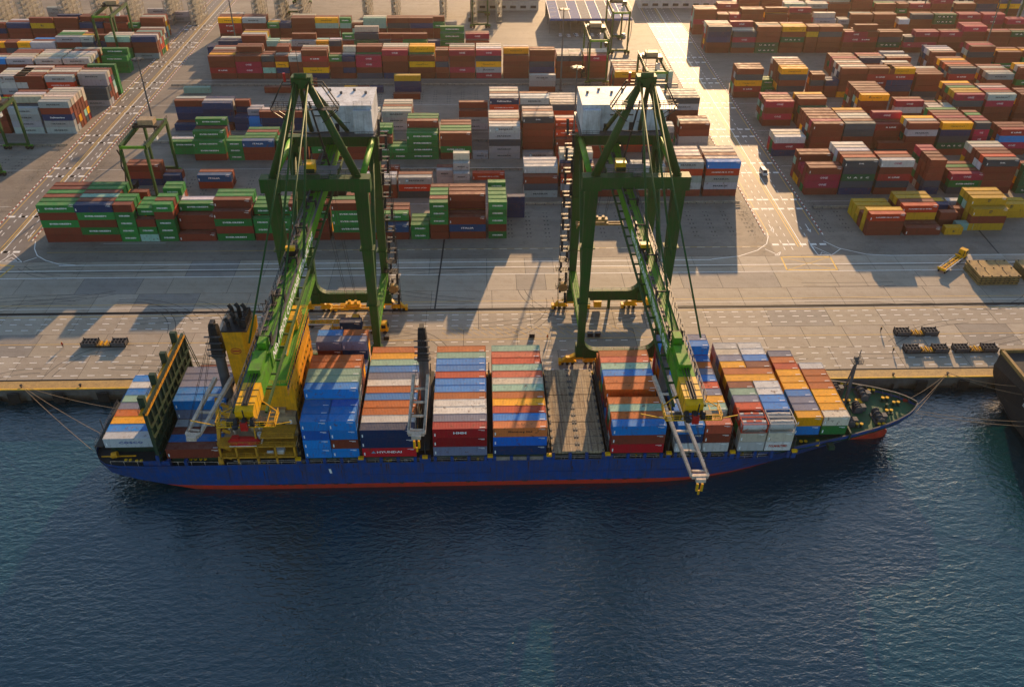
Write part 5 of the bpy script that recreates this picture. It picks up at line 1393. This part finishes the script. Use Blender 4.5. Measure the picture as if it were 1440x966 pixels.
sites = [(-123.2, 277.6, 'spanning the short stacks behind the nearest green block'), (-188.5, 434, 'over the upper left stacks beside the left road'), (-187.5, 300, 'at the left edge by the tall grey stacks'), (50, 395.5, 'middle of three right of the lamp mast, in sun'),
         (66.5, 441, 'farthest of three right of the lamp mast'), (69.3, 352, 'nearest of three, just behind the right quay crane'), (-4.6, 487, 'with two legs by the reefer racks top centre'), (-111, 512, 'with two legs by the reefer racks top left'), (303, 500, 'with two legs at the top right corner')]
for i, (x, y, l) in enumerate(sites):
    o = r0 if i == 0 else copy_tree(r0)
    o.location = (x, y, 0); tag(o, 'green rubber tyred gantry crane '+l, 'gantry crane', 'rubber-tyred gantry cranes in the yard')
def mast(x, y, h, label):
    t = thing('light_mast', label, 'light mast', (x, y, 0), 0, 'tall light masts'); b = MB(); b.tube((0,0,0), (0,0,h), .42, 10, .22); b.box(-.8, -.8, 0, .8, .8, .5); b.build('pole', greysteel, t)
    b = MB(); b.tube((0,0,h-.6), (0,0,h-.4), 1.7, 14); b.tube((0,0,h), (0,0,h+.9), .05, 4); b.build('lamp_ring', dark, t)
    for i in range(8):
        a = i*pi/4; b = MB(); b.beam((cos(a)*1.2, sin(a)*1.2, h-.5), (cos(a)*2.5, sin(a)*2.5, h-.7), .5, .25); b.build('floodlight', dark, t)
mast(-134.0, 338, 31.6, 'tall dark light mast behind the gantry crane by the left road'); mast(36.5, 387.9, 37, 'tall light mast in front of the blue roofed shed'); mast(34.4, 305, 39, 'tall light mast left of the right machinery house')
mast(-125.8, 449.5, 34, 'thin light mast behind the pink stacks top left'); mast(257.5, 507, 34, 'thin light mast near the white building top right'); mast(249.5, 419.5, 36, 'tall light mast among the stacks at the right'); mast(-232, 505, 34, 'thin light mast by the reefer racks far left')

# reefer racks, long barriers, far buildings, scrub
def rack(x, y, label, n=6):
    t = thing('reefer_rack', label, 'reefer rack', (x, y, 0), 0, 'beige steel reefer racks at the top edge')
    for k in range(n):
        b = MB(); z = .3+k*2.7; b.box(0, 0, z, 3.4, 22, z+.18); b.rail([(0, 0, z), (0, 22, z)], 1.1, .06, 2.6); b.rail([(3.4, 0, z), (3.4, 22, z)], 1.1, .06, 2.6)
        if k < n-1: b.beam((1.7, 1+(k % 2)*5, z), (1.7, 6-(k % 2)*5, z+2.7), .9, .12)
        b.build('walkway', racksteel, t)
    b = MB()
    for i in range(5):
        for xx in (0, 3.2): b.box(xx, i*5.4, 0, xx+.25, i*5.4+.25, n*2.7)
        b.beam((0, i*5.4+.1, 0), (3.4, i*5.4+.1, 5.4), .14, .14); b.beam((3.4, i*5.4+.1, 5.4), (0, i*5.4+.1, 10.8), .14, .14)
    b.build('post', racksteel, t)
xs = (-290, -268, -253, -231, -213, -196, -174, -160.5, -126, -113.5, -101, -66, -50, -23, 8.6, -5.4)
for i, x in enumerate(xs): rack(x, 492 if x < -90 else 497, 'beige reefer rack of stacked walkways, %s from the left along the top edge' % ORD[i])
def barrier(x0, x1, y, label):
    t = thing('cable_barrier', label, 'barrier', (x0, y, 0), 0, 'low barriers between the yard blocks'); L_ = x1-x0
    b = MB(); b.box(0, -.12, .75, L_, .12, 1.05); b.box(0, -.1, .35, L_, .1, .5); b.build('rail', greysteel if 0 else racksteel, t)
    b = MB(); x = 0
    while x < L_: b.box(x-.1, -.12, 0, x+.1, .12, .8); x += 3.2
    tag(b.build('post', greysteel, t), kind='stuff'); b = MB(); b.box(0, .8, 0, L_, 1.6, .3); b.build('cable_trench', greysteel, t)
barrier(9, 92, 273.2, 'long low barrier in front of the grey lettered stacks left of the right road'); barrier(117, 300, 268.8, 'long low barrier between the yellow stacks and the magenta stacks'); barrier(-60, 93, 302.0, 'long low barrier behind the second centre block'); barrier(-136, 93, 329.4, 'long low barrier in front of the black stacks')
barrier(-144, 93, 395.2, 'long low barrier at the foot of the tall magenta stacks'); barrier(-300, -166, 326.6, 'long low barrier in front of the grey stacks left of the left road'); barrier(119, 330, 332.5, 'long low barrier behind the third right block')
shed = thing('open_shed', 'large open shed with blue and grey striped roof at the top edge', 'shed', (37.5, 476, 0))
blue_r = paint('roof_blue', (.03, .10, .30), .85, dirt=.3, rust=.1); grey_r = paint('roof_grey', (.20, .21, .23), .85, dirt=.4, rust=.2)
for i in range(8):
    b = MB(); x = i*5.6; b.box(x+.12, 0, 7.8, x+5.48, 36, 8.1); b.build('roof_panel', blue_r if i % 2 == 0 or i == 7 else grey_r, shed)
    b = MB(); b.box(x-.12, -.1, 7.8, x+.12, 36.1, 8.25); b.build('ridge_strip', white, shed)
b = MB()
for k in range(4): b.box(.5, 4+k*8, 8.1, 4, 4.25+k*8, 8.2); b.box(40, 4+k*8, 8.1, 44, 4.25+k*8, 8.2)
b.build('roof_vent', white, shed)
b = MB()
for i in range(9):
    for y in (.4, 18, 35.4): b.box(i*5.6-.15, y-.15, 0, i*5.6+.15, y+.15, 7.8)
b.box(0, 35.5, 0, 44.8, 35.8, 7.8); b.box(-.2, -.2, 7.0, 45, 0, 7.8, 1); b.build('column', [greysteel, blue_r], shed)
truckm = paint('parked_silver', (.45, .46, .47), .4, dirt=.3, rust=.1)
for i in range(9):
    t = thing('parked_car', 'pale parked car, %s from the left in front of the blue roofed shed' % ORD[i], 'car', (43+i*4.3, 472-(i % 2)*1.5, 0), rad(90+8*(i % 3)), 'cars parked by the open shed')
    b = MB(); b.box(-2.1, -.85, .3, 2.1, .85, .85); b.hexa([(-1.5,-.8,.85),(1.2,-.8,.85),(1.2,.8,.85),(-1.5,.8,.85),(-1.1,-.68,1.4),(.7,-.68,1.4),(.7,.68,1.4),(-1.1,.68,1.4)]); b.build('body', truckm, t)
    b = MB(); b.box(-1.3, -.86, .9, 1.0, .86, 1.25); b.build('window', glass, t)
    for x_ in (-1.3, 1.3):
        for yy in (-.8, .8): b = MB(); b.tube((x_, yy-.1, .33), (x_, yy+.1, .33), .33, 10); b.build('wheel', tyre, t)
def building(x0, x1, y0, y1, h, wallc, roofc, label, nw, storeys):
    t = thing('building', label, 'building', (x0, y0, 0)); L_ = x1-x0; W_ = y1-y0
    b = MB(); b.box(0, 0, 0, L_, W_, h); b.build('wall', wallc, t); b = MB(); b.box(-.6, -.6, h, L_+.6, W_+.6, h+.5); b.build('roof', roofc, t)
    for k in range(storeys):
        for i in range(nw):
            b = MB(); x = (i+.5)*L_/nw; z = 1.2+k*3.4; b.box(x-L_/nw*.28, -.08, z, x+L_/nw*.28, 0, z+1.5); b.build('window', glass, t)
wallw = paint('building_wall', (.55, .52, .46), .7, dirt=.3, rust=0)
building(262, 400, 535, 560, 8.5, wallw, grey_r, 'long white building with dark windows at the top right edge', 24, 2)
building(205, 255, 528, 550, 6, wallw, blue_r, 'low building with blue roof behind the top right stacks', 8, 1)
building(95, 150, 527, 545, 7, wallw, grey_r, 'low pale building above the right road', 9, 1); building(-2, 34, 522, 540, 5.5, wallw, grey_r, 'low pale building left of the blue roofed shed', 6, 1)
b = MB(); rs = random.Random(2)
for i in range(5200):
    g_ = rs.choice([(116.8, 268), (117.5, 300), (118, 330), (92, 262), (92.4, 300), (-166, 262), (-167, 300), (-166.5, 330), (-145.5, 300), (117, 355), (92, 335), (118, 395), (-146, 338), (-168, 372)])
    x = g_[0]+rs.gauss(0, 1.4); y = g_[1]+rs.gauss(0, 9); z = abs(rs.gauss(0, .45)); a_ = rs.random()*6; s_ = rs.uniform(.08, .2)
    b.poly([(x, y, z), (x+cos(a_)*s_, y+sin(a_)*s_, z+s_*.6), (x+cos(a_+1.5)*s_, y+sin(a_+1.5)*s_, z+s_)])
tag(b.build('weeds', bark), 'dry weeds growing along the yard kerbs', kind='stuff')
def tree(x, y, h, label):
    t = thing('tree', label, 'tree', (x, y, 0), 0, 'trees beyond the right stacks'); r_ = random.Random(int(x)); b = MB(); b.tube((0,0,0), (0,0,h*.5), .3, 7, .18)
    for i in range(5): a_ = i*1.3; b.tube((0,0,h*(.3+i*.04)), (cos(a_)*h*.25, sin(a_)*h*.25, h*.65), .13, 5, .05)
    b.build('trunk', greysteel, t); b = MB()
    for i in range(900):
        a_, u = r_.random()*6.28, r_.gauss(0, 1)*.35; rr_ = h*.33*(r_.random()**.5); c_ = Vector((cos(a_)*rr_, sin(a_)*rr_, h*.72+u*h*.3)); s_ = r_.uniform(.2, .45); d_ = Vector((r_.uniform(-1,1), r_.uniform(-1,1), r_.uniform(-1,1))).normalized(); e_ = d_.cross(Vector((0,0,1))).normalized()
        b.poly([c_, c_+e_*s_, c_+e_*s_*.5+d_*s_])
    b.build('crown', bark, t)
for i, x in enumerate((158, 172, 181, 192, 258, 276)): tree(x, 526+i % 3*4, 6.5+i % 3, 'small green tree, %s from the left along the top right edge' % ORD[i])

# ------------------------------------------------------------------ air
hz = MB(); hz.box(-900, -300, -16, 900, 1100, 146)
m = D.materials.new('sea_haze'); m.use_nodes = True; nt = m.node_tree; nt.nodes.clear(); o = N(nt, 'ShaderNodeOutputMaterial'); pv = N(nt, 'ShaderNodeVolumePrincipled')
pv.inputs['Color'].default_value = (1, .88, .70, 1); pv.inputs['Density'].default_value = .000055; pv.inputs['Anisotropy'].default_value = .84
nt.links.new(pv.outputs[0], o.inputs['Volume']); h_ = hz.build('haze', m); tag(h_, 'thin warm morning haze over the whole port', kind='stuff')
